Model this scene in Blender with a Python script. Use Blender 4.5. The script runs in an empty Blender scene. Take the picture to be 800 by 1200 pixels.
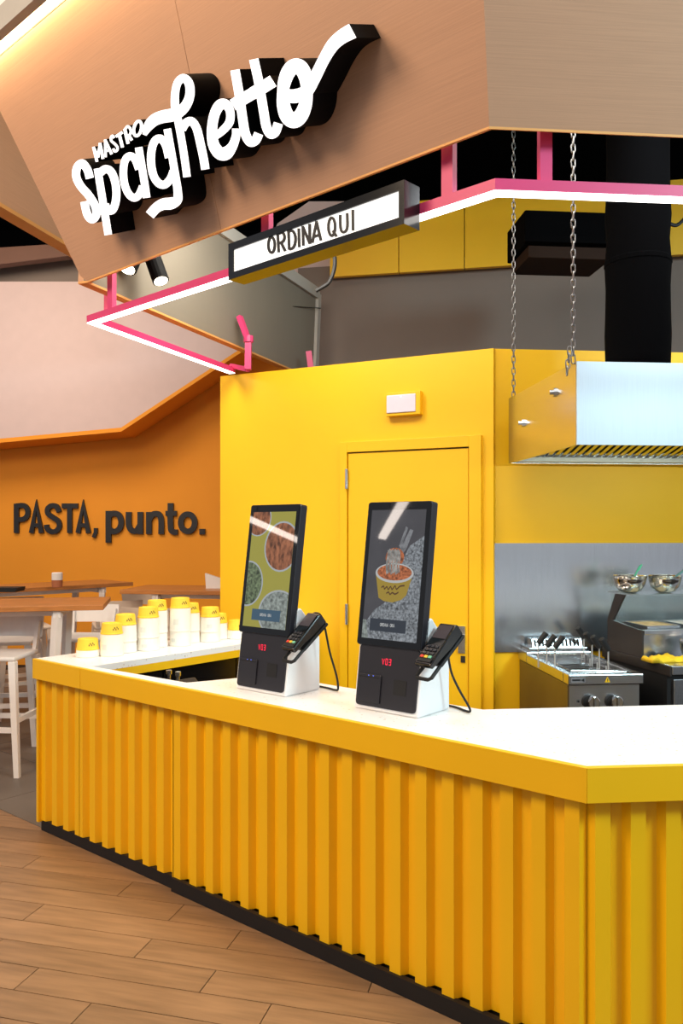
import bpy, bmesh, math, random
from mathutils import Vector, Matrix
random.seed(7)
scn = bpy.context.scene
COL = scn.collection
# ------------------------------------------------------------------ camera
CAMZ, F, CX, CY = 1.6, 945.0, 400.0, 620.0
cam = bpy.data.cameras.new('camera'); camo = bpy.data.objects.new('camera', cam); COL.objects.link(camo)
camo.location = (0, 0, CAMZ); camo.rotation_euler = (math.pi/2, 0, 0)
cam.sensor_width = 36; cam.sensor_fit = 'AUTO'; cam.lens = F/1200*36; cam.shift_y = 20/1200
cam.clip_start = .05; cam.clip_end = 200
scn.camera = camo
# ------------------------------------------------------------------ world, lights, exposure
scn.view_settings.view_transform = 'Standard'; scn.view_settings.look = 'None'
scn.view_settings.gamma = 1; scn.view_settings.use_curve_mapping = False
scn.view_settings.exposure = 0.10
wd = bpy.data.worlds.new('hall'); scn.world = wd; wd.use_nodes = True
wd.node_tree.nodes['Background'].inputs[0].default_value = (.90, .92, 1, 1)
wd.node_tree.nodes['Background'].inputs[1].default_value = .44
def area(name, loc, target, sx, sy, power, col):
    l = bpy.data.lights.new(name, 'AREA'); l.shape = 'RECTANGLE'; l.size = sx; l.size_y = sy
    l.energy = power; l.color = col
    o = bpy.data.objects.new(name, l); COL.objects.link(o); o.location = loc
    o.rotation_euler = (Vector(target)-Vector(loc)).to_track_quat('-Z', 'Y').to_euler()
    return o
area('hall_light_warm', (-3.6, .9, 4.6), (-.6, 3.2, .6), 1.8, 1.8, 185, (1, .77, .55))
area('hall_light_cool', (3.9, .1, 4.2), (1.2, 2.6, 1.2), 1.0, 1.0, 190, (.66, .94, 1))
area('hall_light_centre', (-1.2, -1.6, 5.0), (-.2, 3, 1.2), 2.0, 1.6, 60, (1, .92, .84))
area('kitchen_light', (.35, 3.45, 3.75), (.25, 4.4, .9), 1.1, .8, 30, (1, .95, .86))
area('kitchen_light_back', (2.0, 3.5, 3.7), (2.0, 4.2, .9), 1.2, .6, 24, (.95, .98, 1))
area('kitchen_light_left', (-.55, 4.30, 3.5), (-.45, 5.4, 1.5), .6, .6, 26, (1, .93, .80))
area('seating_light', (-3.2, 6.6, 4.4), (-3.0, 8.9, 1), 2.4, 1.2, 80, (1, .84, .66))
area('neighbour_light', (-.9, 3.9, 5.3), (-2.1, 5.0, 4.1), .8, .4, 20, (1, .84, .62))
# ------------------------------------------------------------------ projection helpers (a pixel gives a direction, distance comes from a height or a plane)
def G(px, py, z):
    d = (z-CAMZ)*F/(CY-py); return Vector(((px-CX)*d/F, d))
def on_plane(px, py, p0, n):
    r = Vector(((px-CX)/F, 1, (CY-py)/F)); o = Vector((0, 0, CAMZ))
    return o + r*((Vector(p0)-o).dot(n)/r.dot(n))
def at_depth(px, py, d): return Vector(((px-CX)/F*d, d, CAMZ+(CY-py)/F*d))
def ray_line(px, p, u):      # where the vertical plane through pixel column px meets the plan line p + s u
    r = Vector(((px-CX)/F, 1)); det = r.x*(-u.y)+u.x*r.y
    s = (r.x*p.y - r.y*p.x)/(r.y*u.x - r.x*u.y); return s
# ------------------------------------------------------------------ materials
def srgb(r, g, b):
    f = lambda c: (c/255/12.92) if c/255 <= .04045 else ((c/255+.055)/1.055)**2.4
    return (f(r), f(g), f(b), 1)
def mat(name, rgb, rough=.5, metal=0, noise=.04, nscale=8, stretch=(1, 1, 1), emit=0, ecol=None, bump=0, coat=0, spec=None, rz=0, rnd=0):
    m = bpy.data.materials.new(name); m.use_nodes = True
    nt = m.node_tree; b = nt.nodes['Principled BSDF']; c = srgb(*rgb)
    b.inputs['Roughness'].default_value = rough; b.inputs['Metallic'].default_value = metal
    if coat: b.inputs['Coat Weight'].default_value = coat; b.inputs['Coat Roughness'].default_value = .04
    if spec is not None: b.inputs['Specular IOR Level'].default_value = spec
    tc = nt.nodes.new('ShaderNodeTexCoord'); mp = nt.nodes.new('ShaderNodeMapping')
    mp.inputs['Scale'].default_value = stretch
    if rz:
        m2 = nt.nodes.new('ShaderNodeMapping'); m2.inputs['Rotation'].default_value = (0, 0, rz)
        nt.links.new(tc.outputs['Object'], m2.inputs['Vector']); nt.links.new(m2.outputs[0], mp.inputs['Vector'])
    else: nt.links.new(tc.outputs['Object'], mp.inputs['Vector'])
    n = nt.nodes.new('ShaderNodeTexNoise'); n.inputs['Scale'].default_value = nscale; n.inputs['Detail'].default_value = 5
    nt.links.new(mp.outputs[0], n.inputs['Vector'])
    mr = nt.nodes.new('ShaderNodeMapRange'); mr.inputs['From Min'].default_value = .3; mr.inputs['From Max'].default_value = .7
    mr.inputs['To Min'].default_value = 1-noise; mr.inputs['To Max'].default_value = 1+noise
    nt.links.new(n.outputs['Fac'], mr.inputs['Value'])
    fac = mr.outputs[0]
    if rnd:
        oi = nt.nodes.new('ShaderNodeObjectInfo'); r2 = nt.nodes.new('ShaderNodeMapRange')
        r2.inputs['To Min'].default_value = 1-rnd; r2.inputs['To Max'].default_value = 1+rnd
        nt.links.new(oi.outputs['Random'], r2.inputs['Value'])
        mm = nt.nodes.new('ShaderNodeMath'); mm.operation = 'MULTIPLY'
        nt.links.new(fac, mm.inputs[0]); nt.links.new(r2.outputs[0], mm.inputs[1]); fac = mm.outputs[0]
        va = nt.nodes.new('ShaderNodeVectorMath'); va.operation = 'MULTIPLY_ADD'
        cmb = nt.nodes.new('ShaderNodeCombineXYZ')
        ms = nt.nodes.new('ShaderNodeMath'); ms.operation = 'MULTIPLY'; ms.inputs[1].default_value = 37
        nt.links.new(oi.outputs['Random'], ms.inputs[0])
        for i in range(3): nt.links.new(ms.outputs[0], cmb.inputs[i])
        va.inputs[1].default_value = (1, 1, 1); nt.links.new(mp.outputs[0], va.inputs[0]); nt.links.new(cmb.outputs[0], va.inputs[2])
        nt.links.new(va.outputs[0], n.inputs['Vector'])
    mx = nt.nodes.new('ShaderNodeVectorMath'); mx.operation = 'SCALE'; mx.inputs[0].default_value = c[:3]
    nt.links.new(fac, mx.inputs['Scale']); nt.links.new(mx.outputs[0], b.inputs['Base Color'])
    if bump:
        bp = nt.nodes.new('ShaderNodeBump'); bp.inputs['Strength'].default_value = bump; bp.inputs['Distance'].default_value = .01
        nt.links.new(n.outputs['Fac'], bp.inputs['Height']); nt.links.new(bp.outputs[0], b.inputs['Normal'])
    if emit:
        b.inputs['Emission Strength'].default_value = emit
        b.inputs['Emission Color'].default_value = srgb(*(ecol or rgb))
        if noise > .1:
            ms2 = nt.nodes.new('ShaderNodeVectorMath'); ms2.operation = 'SCALE'; ms2.inputs[0].default_value = srgb(*(ecol or rgb))[:3]
            nt.links.new(fac, ms2.inputs['Scale']); nt.links.new(ms2.outputs[0], b.inputs['Emission Color'])
    return m
ANG = math.radians(40.2)
M = {}
M['yellow'] = mat('yellow_paint', (248, 190, 10), .42, noise=.02, nscale=3)
M['yellow_wall'] = mat('yellow_wall_paint', (248, 192, 5), .5, noise=.02, nscale=2)
M['orange_wall'] = mat('orange_wall_paint', (246, 158, 34), .7, noise=.03, nscale=1.5)
M['soffit'] = mat('soffit_paint', (244, 234, 230), .8, noise=.02)
M['pink_white'] = mat('bulkhead_paint', (214, 192, 190), .8, noise=.02)
M['grey_wall'] = mat('taupe_wall_paint', (128, 116, 108), .85, noise=.06, nscale=1.2)
M['grey_panel'] = mat('grey_panel_paint', (128, 120, 107), .8, noise=.04, nscale=2)
M['grey_trim'] = mat('light_grey_trim', (176, 172, 165), .6)
M['black'] = mat('matt_black', (14, 13, 15), .6)
M['void'] = mat('black_ceiling_paint', (4, 4, 5), .95, spec=.05)
M['gloss_black'] = mat('gloss_black', (12, 12, 14), .16)
M['kiosk_black'] = mat('kiosk_charcoal', (34, 32, 38), .38)
M['bezel'] = mat('bezel_glass', (7, 8, 10), .03)
M['pendant'] = mat('pendant_diffuser', (255, 250, 245), .5, emit=16, ecol=(255, 240, 228))
M['wood'] = mat('oak_veneer', (196, 150, 118), .62, noise=.055, nscale=5, stretch=(.8, .8, 60), rz=ANG, bump=.05)
M['wood_edge'] = mat('oak_edge', (222, 160, 90), .6, noise=.08, nscale=4)
M['plank'] = mat('floor_plank_wood', (150, 115, 82), .42, noise=.22, nscale=3, stretch=(1.2, 10, 10), rnd=.10, bump=.04)
M['grout'] = mat('floor_grout', (44, 33, 27), .9)
M['sign_black'] = mat('sign_black', (4, 4, 6), .7, spec=.12)
M['shaded_steel'] = mat('brushed_steel_shaded', (128, 124, 118), .38, 1, noise=.06, nscale=6)  # darker copy of the steel, the cooker side's shade put into its base colour
M['wire'] = mat('bright_wire', (205, 205, 205), .3, .5)
M['tile'] = mat('grey_floor_tile', (106, 97, 90), .5, noise=.10, nscale=3, rnd=.10)
M['white'] = mat('white_plastic', (240, 239, 240), .4, noise=.01)
M['stool_white'] = mat('stool_plastic', (236, 229, 224), .5, noise=.02)
M['table_wood'] = mat('table_wood', (184, 118, 58), .4, noise=.2, nscale=3, stretch=(2, 14, 14))
M['steel'] = mat('brushed_steel', (205, 208, 212), .26, 1, noise=.06, nscale=6, stretch=(1, 1, 40))
M['hood_steel'] = mat('hood_steel', (198, 203, 210), .42, 1, noise=.03, nscale=6, stretch=(40, 40, 1))
M['splash_steel'] = mat('splash_steel', (212, 216, 220), .24, 1, noise=.04, nscale=5, stretch=(30, 30, 1))
M['mirror_steel'] = mat('polished_steel', (214, 210, 205), .10, 1, noise=.02)
M['dark_steel'] = mat('dark_brown_steel', (52, 46, 44), .45, .3)
M['pink'] = mat('pink_powder_coat', (214, 62, 116), .45, noise=.02)
M['led'] = mat('led_diffuser', (255, 252, 248), .5, emit=5.0, ecol=(255, 250, 244))
M['cove'] = mat('cove_led', (255, 244, 225), .5, emit=26.0, ecol=(255, 222, 168))
M['face'] = mat('lit_letter_face', (250, 250, 252), .4, emit=.85, ecol=(250, 250, 255))
M['lightbox'] = mat('lightbox_acrylic', (252, 252, 250), .35, emit=.75, ecol=(255, 255, 250))
M['bulb'] = mat('lamp_bulb', (255, 250, 235), .5, emit=12, ecol=(255, 240, 210))
M['text_black'] = mat('black_lettering', (20, 20, 26), .45)
M['tub'] = mat('white_paper_tub', (246, 240, 228), .6, noise=.02)
M['tub_yellow'] = mat('yellow_paper_bowl', (252, 208, 60), .55, noise=.05, nscale=14)
M['print_brown'] = mat('brown_print', (120, 90, 40), .6)
M['print_pale'] = mat('pale_print', (222, 222, 214), .6)
M['glass'] = mat('shelf_glass', (236, 244, 242), .04)
g = M['glass'].node_tree.nodes['Principled BSDF']; g.inputs['Transmission Weight'].default_value = .92; g.inputs['IOR'].default_value = 1.3
M['chain'] = mat('chain_steel', (150, 148, 146), .35, 1)
M['green'] = mat('green_plastic', (70, 170, 130), .5)
M['cloth'] = mat('yellow_cloth', (240, 196, 30), .8, noise=.12, nscale=20, bump=.4)
M['terracotta'] = mat('terracotta_band', (176, 104, 66), .6)
M['warn'] = mat('warning_yellow', (250, 200, 20), .5)
M['red'] = mat('red_key', (220, 60, 40), .5); M['key_y'] = mat('yellow_key', (235, 190, 50), .5); M['key_g'] = mat('green_key', (120, 190, 150), .5)
M['red_led'] = mat('red_digits', (235, 30, 60), .5, emit=.9, ecol=(235, 30, 70))
M['blue_led'] = mat('blue_indicator', (90, 120, 255), .5, emit=1.2)
M['dim_lens'] = mat('emergency_lens', (226, 216, 226), .4)
M['beige'] = mat('beige_chair', (226, 205, 186), .6)
# screen pictures
def scr(name, rgb, noise=.03, sc=30, e=.42, st=(1, 1, 1)):
    return mat(name, tuple(int(v*.35) for v in rgb), .025, noise=noise, nscale=sc, emit=e, ecol=rgb, stretch=st)
M['s_olive'] = scr('screen_olive', (196, 190, 84)); M['s_rim'] = scr('screen_rim', (206, 216, 222))
M['s_food1'] = scr('screen_red_pasta', (176, 112, 78), .7, 60, .42, (1, 1, .5)); M['s_food2'] = scr('screen_green_pasta', (120, 138, 104), .8, 70)
M['s_food3'] = scr('screen_grey_pasta', (160, 172, 168), .6, 70); M['s_dark'] = scr('screen_dark_grey', (92, 92, 98), .12, 8)
M['s_stone'] = scr('screen_terrazzo', (150, 158, 166), .75, 110); M['s_btn'] = scr('screen_button', (62, 70, 82)); M['s_btn2'] = scr('screen_button_blue', (78, 112, 138))
M['s_bowl'] = scr('screen_yellow_bowl', (196, 168, 66), .1, 10); M['s_white'] = scr('screen_white', (225, 230, 232)); M['s_food4'] = scr('screen_orange_pasta', (206, 120, 76), .7, 90)
M['s_noodle'] = scr('screen_noodles', (176, 176, 172), .5, 60); M['s_print'] = scr('screen_print', (110, 78, 44)); M['s_fork'] = scr('screen_fork', (150, 154, 160), .35, 60)
# terrazzo worktop
def terrazzo():
    m = mat('white_terrazzo', (246, 243, 240), .32, noise=.015); nt = m.node_tree; b = nt.nodes['Principled BSDF']
    v = nt.nodes.new('ShaderNodeTexVoronoi'); v.inputs['Scale'].default_value = 42; v.inputs['Randomness'].default_value = 1
    tc = nt.nodes.new('ShaderNodeTexCoord'); nt.links.new(tc.outputs['Object'], v.inputs['Vector'])
    n2 = nt.nodes.new('ShaderNodeTexNoise'); n2.inputs['Scale'].default_value = 15; nt.links.new(tc.outputs['Object'], n2.inputs['Vector'])
    a = nt.nodes.new('ShaderNodeMath'); a.operation = 'MULTIPLY'; a.inputs[1].default_value = .30; nt.links.new(n2.outputs['Fac'], a.inputs[0])
    lt = nt.nodes.new('ShaderNodeMath'); lt.operation = 'LESS_THAN'; nt.links.new(v.outputs['Distance'], lt.inputs[0]); nt.links.new(a.outputs[0], lt.inputs[1])
    mx = nt.nodes.new('ShaderNodeMix'); mx.data_type = 'RGBA'
    src = b.inputs['Base Color'].links[0].from_socket
    nt.links.new(lt.outputs[0], mx.inputs['Factor']); nt.links.new(src, mx.inputs['A']); 
    hs = nt.nodes.new('ShaderNodeMix'); hs.data_type = 'RGBA'; hs.inputs['A'].default_value = srgb(235, 222, 208); hs.inputs['B'].default_value = srgb(196, 186, 176)
    nt.links.new(v.outputs['Color'], hs.inputs['Factor']); nt.links.new(hs.outputs['Result'], mx.inputs['B'])
    nt.links.new(mx.outputs['Result'], b.inputs['Base Color']); return m
M['terrazzo'] = terrazzo()
# ------------------------------------------------------------------ mesh helpers
def obj(name, bm, m, parent=None, smooth=False, bevel=0, **kw):
    bmesh.ops.recalc_face_normals(bm, faces=bm.faces[:])
    me = bpy.data.meshes.new(name); bm.to_mesh(me); bm.free()
    me.materials.append(M[m] if isinstance(m, str) else m)
    if smooth:
        for p in me.polygons: p.use_smooth = True
    o = bpy.data.objects.new(name, me); COL.objects.link(o)
    if parent: o.parent = parent
    if bevel:
        md = o.modifiers.new('bevel', 'BEVEL'); md.width = bevel; md.segments = 2; md.limit_method = 'ANGLE'
    for k, v in kw.items(): o[k] = v
    return o
def thing(name, label, cat, loc=(0, 0, 0), rz=0, group=None):
    o = bpy.data.objects.new(name, None); COL.objects.link(o); o.empty_display_size = .1
    o.location = loc; o.rotation_euler = (0, 0, rz); o['label'] = label; o['category'] = cat
    if group: o['group'] = group
    return o
def tag(o, label, cat, group=None):
    o['label'] = label; o['category'] = cat
    if group: o['group'] = group
    return o
def copy_tree(o, parent=None):
    c = o.copy(); COL.objects.link(c); c.parent = parent
    for ch in list(o.children): copy_tree(ch, c)
    return c
def B(): return bmesh.new()
def box(bm, x0, y0, z0, x1, y1, z1, mtx=None):
    vs = [bm.verts.new(Vector(p) if mtx is None else mtx @ Vector(p)) for p in
          [(x0,y0,z0),(x1,y0,z0),(x1,y1,z0),(x0,y1,z0),(x0,y0,z1),(x1,y0,z1),(x1,y1,z1),(x0,y1,z1)]]
    for f in ((0,3,2,1),(4,5,6,7),(0,1,5,4),(1,2,6,5),(2,3,7,6),(3,0,4,7)): bm.faces.new([vs[i] for i in f])
    return bm
def prism(bm, poly, vec):     # polygon of 3D points swept along vec
    a = [bm.verts.new(Vector(p)) for p in poly]; b = [bm.verts.new(Vector(p)+Vector(vec)) for p in poly]; n = len(a)
    bm.faces.new(a); bm.faces.new(b[::-1])
    for i in range(n): bm.faces.new((a[i], a[(i+1) % n], b[(i+1) % n], b[i]))
    return bm
def slab(bm, poly2, z0, z1): return prism(bm, [(p[0], p[1], z0) for p in poly2], (0, 0, z1-z0))
def hexa(bm, a, b):           # two matching loops joined
    va = [bm.verts.new(Vector(p)) for p in a]; vb = [bm.verts.new(Vector(p)) for p in b]; n = len(va)
    bm.faces.new(va); bm.faces.new(vb[::-1])
    for i in range(n): bm.faces.new((va[i], va[(i+1) % n], vb[(i+1) % n], vb[i]))
    return bm
def tube(bm, path, r, seg=8, r1=None, closed=False):
    path = [Vector(p) for p in path]; rings = []; n = len(path)
    prev = None
    for i, p in enumerate(path):
        if closed: t = path[(i+1) % n]-path[i-1]
        else: t = path[min(i+1, n-1)]-path[max(i-1, 0)]
        t.normalize()
        if prev is None: a = t.orthogonal().normalized()
        else: a = (prev - t*prev.dot(t)); a = a.normalized() if a.length > 1e-6 else t.orthogonal().normalized()
        prev = a; b = t.cross(a); rr = r if r1 is None else r+(r1-r)*i/(n-1)
        rings.append([bm.verts.new(p+(a*math.cos(2*math.pi*k/seg)+b*math.sin(2*math.pi*k/seg))*rr) for k in range(seg)])
    for i in range(n if closed else n-1):
        A, C = rings[i], rings[(i+1) % n]
        for k in range(seg): bm.faces.new((A[k], A[(k+1) % seg], C[(k+1) % seg], C[k]))
    if not closed: bm.faces.new(rings[0][::-1]); bm.faces.new(rings[-1])
    return bm
def bar(bm, p, q, w, h, up=(0, 0, 1)):   # square bar between two points
    p, q = Vector(p), Vector(q); t = (q-p).normalized(); s = t.cross(Vector(up))
    s = s.normalized() if s.length > 1e-4 else Vector((1, 0, 0)); u = s.cross(t).normalized()
    L = lambda c: [c+s*w/2+u*h/2, c-s*w/2+u*h/2, c-s*w/2-u*h/2, c+s*w/2-u*h/2]
    return hexa(bm, L(p), L(q))
def lathe(bm, prof, seg=24, c=(0, 0, 0), cap=True):
    rings = [[bm.verts.new((c[0]+r*math.cos(2*math.pi*k/seg), c[1]+r*math.sin(2*math.pi*k/seg), c[2]+z)) for k in range(seg)] for r, z in prof]
    for A, C in zip(rings, rings[1:]):
        for k in range(seg): bm.faces.new((A[k], A[(k+1) % seg], C[(k+1) % seg], C[k]))
    if cap: bm.faces.new(rings[0][::-1]); bm.faces.new(rings[-1])
    return bm
def catmull(pts, n=6, closed=False):
    out = []; m = len(pts)
    rng = m if closed else m-1
    for i in range(rng):
        P = [pts[(i+k) % m] if closed else pts[min(max(i+k, 0), m-1)] for k in (-1, 0, 1, 2)]
        for j in range(n):
            t = j/n
            out.append(tuple(.5*(2*b+(c-a)*t+(2*a-5*b+4*c-d)*t*t+(3*b-a-3*c+d)*t**3) for a, b, c, d in zip(*P)))
    if not closed: out.append(tuple(pts[-1]))
    return out
def ribbon(pts, w, smooth=True, closed=False, n=6):
    """2D stroke (x, y[, width]) -> left and right outline points"""
    pts = [(p[0], p[1], p[2] if len(p) > 2 else w) for p in pts]
    if smooth and len(pts) > 2: pts = catmull(pts, n, closed)
    L, R = [], []; m = len(pts)
    for i, p in enumerate(pts):
        def seg(a, b):
            v = Vector((b[0]-a[0], b[1]-a[1])); return v.normalized() if v.length > 1e-9 else None
        t1 = seg(pts[i-1], p) if (i > 0 or closed) else None
        t2 = seg(p, pts[(i+1) % m]) if (i < m-1 or closed) else None
        t1, t2 = t1 or t2, t2 or t1
        t = t1+t2; t = t.normalized() if t.length > 1e-6 else t1
        k = 1/max(.45, t.dot(t1)); nn = Vector((-t.y, t.x))*p[2]/2*k
        L.append((p[0]+nn.x, p[1]+nn.y)); R.append((p[0]-nn.x, p[1]-nn.y))
    return L, R
def stroke_mesh(bf, bs, L, R, conv, vec, closed=False, lift=0):
    """front face quads into bf, sides and back into bs"""
    l = [conv(*p) for p in L]; r = [conv(*p) for p in R]; n = len(l); vec = Vector(vec)
    up = vec.normalized()*-.0006*lift; l = [p+up for p in l]; r = [p+up for p in r]
    rng = range(n if closed else n-1)
    fl = [bf.verts.new(p) for p in l]; fr = [bf.verts.new(p) for p in r]
    for i in rng: bf.faces.new((fl[i], fl[(i+1) % n], fr[(i+1) % n], fr[i]))
    e = vec.normalized()*.0002
    a = [bs.verts.new(p+e) for p in l]; b = [bs.verts.new(p+e) for p in r]; c = [bs.verts.new(p+vec) for p in l]; d = [bs.verts.new(p+vec) for p in r]
    for i in rng:
        j = (i+1) % n
        bs.faces.new((a[i], a[j], c[j], c[i])); bs.faces.new((b[i], b[j], d[j], d[i])); bs.faces.new((c[i], c[j], d[j], d[i])); bs.faces.new((a[i], a[j], b[j], b[i]))
    if not closed:
        bs.faces.new((a[0], b[0], d[0], c[0])); bs.faces.new((a[-1], b[-1], d[-1], c[-1]))
def ell(cx, cy, rx, ry, n=16, rot=0):
    return [(cx+rx*math.cos(t)*math.cos(rot)-ry*math.sin(t)*math.sin(rot), cy+rx*math.cos(t)*math.sin(rot)+ry*math.sin(t)*math.cos(rot)) for t in [2*math.pi*k/n for k in range(n)]]
def glyphs(parent, letters, conv, vec, mface, mside, name='letter'):
    """letters: list of lists of strokes; stroke = (pts, width, closed, smooth)"""
    for st in letters:
        bf, bs = B(), B()
        for q, (pts, w, closed, sm) in enumerate(st):
            L, R = ribbon(pts, w, sm, closed); stroke_mesh(bf, bs, L, R, conv, vec, closed, q)
        if mside is None:
            me = bpy.data.meshes.new('t'); bs.to_mesh(me); bf.from_mesh(me); bs.free(); obj(name, bf, mface, parent)
        else:
            o = obj(name, bs, mside, parent); obj('letter_face', bf, mface, o)
S = lambda pts, w, sm=True: (pts, w, False, sm)
O_ = lambda pts, w: (pts, w, True, True)
def struct(o): o['kind'] = 'structure'; return o

# ------------------------------------------------------------------ plan geometry
HC = .915
cl = G(38, 772, HC); cr = G(687, 900, HC)
u = (cr-cl).normalized(); back = Vector((-u.y, u.x)); UA = math.atan2(u.y, u.x)      # along the counter front, into the kiosk
E5 = math.radians(5.0); e = Vector((math.cos(E5), math.sin(E5))); eb = Vector((-e.y, e.x))
def C(s, n): return cl + u*s + back*n         # counter coordinates: s along the front, n inwards
wl = G(258, 441, 2.68); wr = G(578, 408, 2.68); wu = (wr-wl).normalized(); wn = Vector((wu.y, -wu.x))
arm_d = Vector((wu.y*-1, wu.x))              # the side counter runs square to the back wall
def v3(p, z): return Vector((p[0], p[1], z))

# ------------------------------------------------------------------ floor
FA = math.radians(-14.5)       # plank direction
fd = Vector((math.cos(FA), math.sin(FA))); fn = Vector((-fd.y, fd.x))
b = B(); slab(b, [(-9, -4), (9, -4), (9, 12), (-9, 12)], -.05, -.006)
floor = struct(obj('floor', b, 'grout'))
PW, PL = .1465, .895
pl_me = None
org = G(0, 1075, 0)
pre = B(); box(pre, 0.002, 0.002, -.012, PL-.002, PW-.002, 0)
pl0 = obj('plank', pre, 'plank', floor); first = True
jx = {}   # first joint offsets measured in the photograph, by row
def plank_at(row, s):
    global first
    o = pl0 if first else pl0.copy()
    if not first: COL.objects.link(o)
    first = False
    p = org + fn*(row*PW) + fd*s
    o.location = (p.x, p.y, 0); o.rotation_euler = (0, 0, FA); o.parent = floor
for jx_, jy_ in ((42, 1067), (88, 1093), (157, 1122), (12, 1157), (91, 1192), (102, 1023), (47, 1004), (146, 1042), (207, 1069), (238, 1157), (310, 1190)):
    q = G(jx_, jy_, 0) - org; jx[math.floor(q.dot(fn)/PW)] = q.dot(fd)
seq = [0, .5, .22, .72, .36, .08, .6, .3, .82, .45, .15, .66]
for row in range(-14, 16):
    # joint pattern from the photograph: joints step right by about a third of a plank per row towards the camera
    off = jx.get(row)
    if off is None: off = seq[row % 12]*PL
    for k in range(-5, 6):
        s = off + k*PL
        c = org + fn*((row+.5)*PW) + fd*(s+PL/2)
        if c.y < .75 or c.y > 6.2 or c.x < -3.6 or c.x > 3.2: continue
        rel = c-cl; inn = rel.dot(back); al = rel.dot(u)
        if inn > .5: continue
        if c.y > .8 and (abs(c.x)/c.y > .75): continue
        plank_at(row, s)
# grey tiles of the seating area beyond the planks
tb = B(); box(tb, .002, .002, -.01, .598, .598, .004)
t0 = obj('tile', tb, 'tile', floor); tf = True
for i in range(-8, 9):
    for j in range(-1, 10):
        c = C(-.0, .06) + u*(i*.6) + back*(j*.6)
        cc = c+u*.3+back*.3
        if cc.y < 2.6 or cc.y > 9.4 or cc.x > 2.5 or cc.x < -4.8: continue
        if j < 0: continue
        o = t0 if tf else t0.copy()
        if not tf: COL.objects.link(o)
        tf = False
        o.location = (c.x, c.y, 0); o.rotation_euler = (0, 0, UA); o.parent = floor

# ------------------------------------------------------------------ walls
b = B(); wr2 = wr+wu*.0; slab(b, [wl, wr, wr-wn*.10, wl-wn*.10], 0, 2.68); struct(obj('wall_back', b, 'yellow_wall'))
kw0 = wr - wn*.02 + eb*.02; kw1 = kw0+e*2.6
b = B(); slab(b, [kw0, kw1, kw1+eb*.12, kw0+eb*.12], 0, 2.685); struct(obj('wall_kitchen', b, 'yellow_wall'))
b = B(); box(b, -6.5, 9.5, 0, 1.0, 9.7, 4.47); struct(obj('wall_left', b, 'orange_wall'))
# dark taupe wall and yellow bulkhead over the kitchen
q0 = Vector((at_depth(345, 320, 7.15).x, 7.15)); q1 = Vector((at_depth(1000, 300, 6.25).x, 6.25))
b = B(); box(b, -7, 10.8, 0, 7, 10.9, 5.6); struct(obj('wall_far', b, 'void'))
qd = (q1-q0).normalized(); qn = Vector((-qd.y, qd.x))
b = B(); slab(b, [q0+qn*.12, q1+qn*.12, q1+qn*.22, q0+qn*.22], 2.2, 3.95); struct(obj('wall_upper', b, 'grey_wall'))
y0 = Vector((at_depth(386, 320, 6.22).x, 6.22)); 
s0 = (y0-q0).dot(qd)
bulk = struct(thing('trim_1', 'yellow bulkhead panels above the kitchen under the black ceiling', 'bulkhead'))
del bulk['category']
seams = [ray_line(x, q0, qd) for x in (386, 467, 544, 720, 860, 1000)]
for a, c in zip(seams, seams[1:]):
    b = B(); p, q = q0+qd*(a+.004), q0+qd*(c-.004); slab(b, [p, q, q+qn*.05, p+qn*.05], 3.815, 4.42); obj('panel', b, 'yellow_wall', bulk)
b = B(); box(b, -7, -5, 5.6, 7, 11, 5.7); struct(obj('ceiling', b, 'void'))
# pale panel glimpsed behind the lightbox
b = B(); P = [at_depth(x, y, 7.3) for x, y in ((325, 262), (362, 236), (470, 236), (470, 300), (395, 321), (300, 321))]
prism(b, P, (0, .03, 0)); struct(obj('trim_2', b, 'pink_white'))
# pale bulkhead with a slanted lower edge over the seating wall
pp = [(-90, 330), (420, 330), (420, 330), (332, 378), (275, 413), (142, 501), (0, 514), (-90, 522)]
pp = [pp[0], pp[1], pp[3], pp[4], pp[5], pp[6], pp[7]]
b = B(); prism(b, [at_depth(x, y, 8.9) for x, y in pp], (0, .58, 0)); struct(obj('trim_3', b, 'pink_white'))
b = B(); lo = [at_depth(x, y, 8.9) for x, y in pp[2:]]
prism(b, lo+[p+Vector((0, 0, -.045)) for p in lo[::-1]], (0, .59, 0)); struct(obj('trim_4', b, 'orange_wall'))
# grey band, brown beam and black void above it
b = B(); box(b, -6.4, 9.0, at_depth(0, 331, 9.0).z, .2, 9.4, at_depth(0, 300, 9.0).z); struct(obj('trim_5', b, 'grey_wall'))
b = B(); A = [at_depth(x, y, 8.6) for x, y in ((-60, 294), (110, 283), (110, 296), (-60, 317))]
prism(b, A, (0, .12, 0)); tag(obj('ceiling_beam', b, mat('dark_beam', (104, 72, 58), .7)), 'brown wooden ceiling beam in the dark above the seating bulkhead', 'beam')
# neighbouring wooden bulkhead at upper left
l0, l1 = G(-70, 196, 3.6), G(95, 295, 3.6); ld = (l1-l0).normalized(); ln = Vector((-ld.y, ld.x))
bk = thing('wooden_bulkhead', 'pale lit wooden bulkhead behind the left edge of the sign fascia', 'bulkhead')
b = B(); l1 = l0+ld*3.2; hexa(b, [v3(l0, 3.6), v3(l1, 3.6), v3(l1+ln*.06, 3.6), v3(l0+ln*.06, 3.6)], [v3(l0+ln*.03, 4.9), v3(l1+ln*.03, 4.9), v3(l1+ln*.09, 4.9), v3(l0+ln*.09, 4.9)]); obj('panel', b, 'wood', bk)
b = B(); slab(b, [l0-ln*.01, l1-ln*.01, l1+ln*.1, l0+ln*.1], 3.575, 3.6); obj('edge_trim', b, 'wood_edge', bk)

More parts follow.
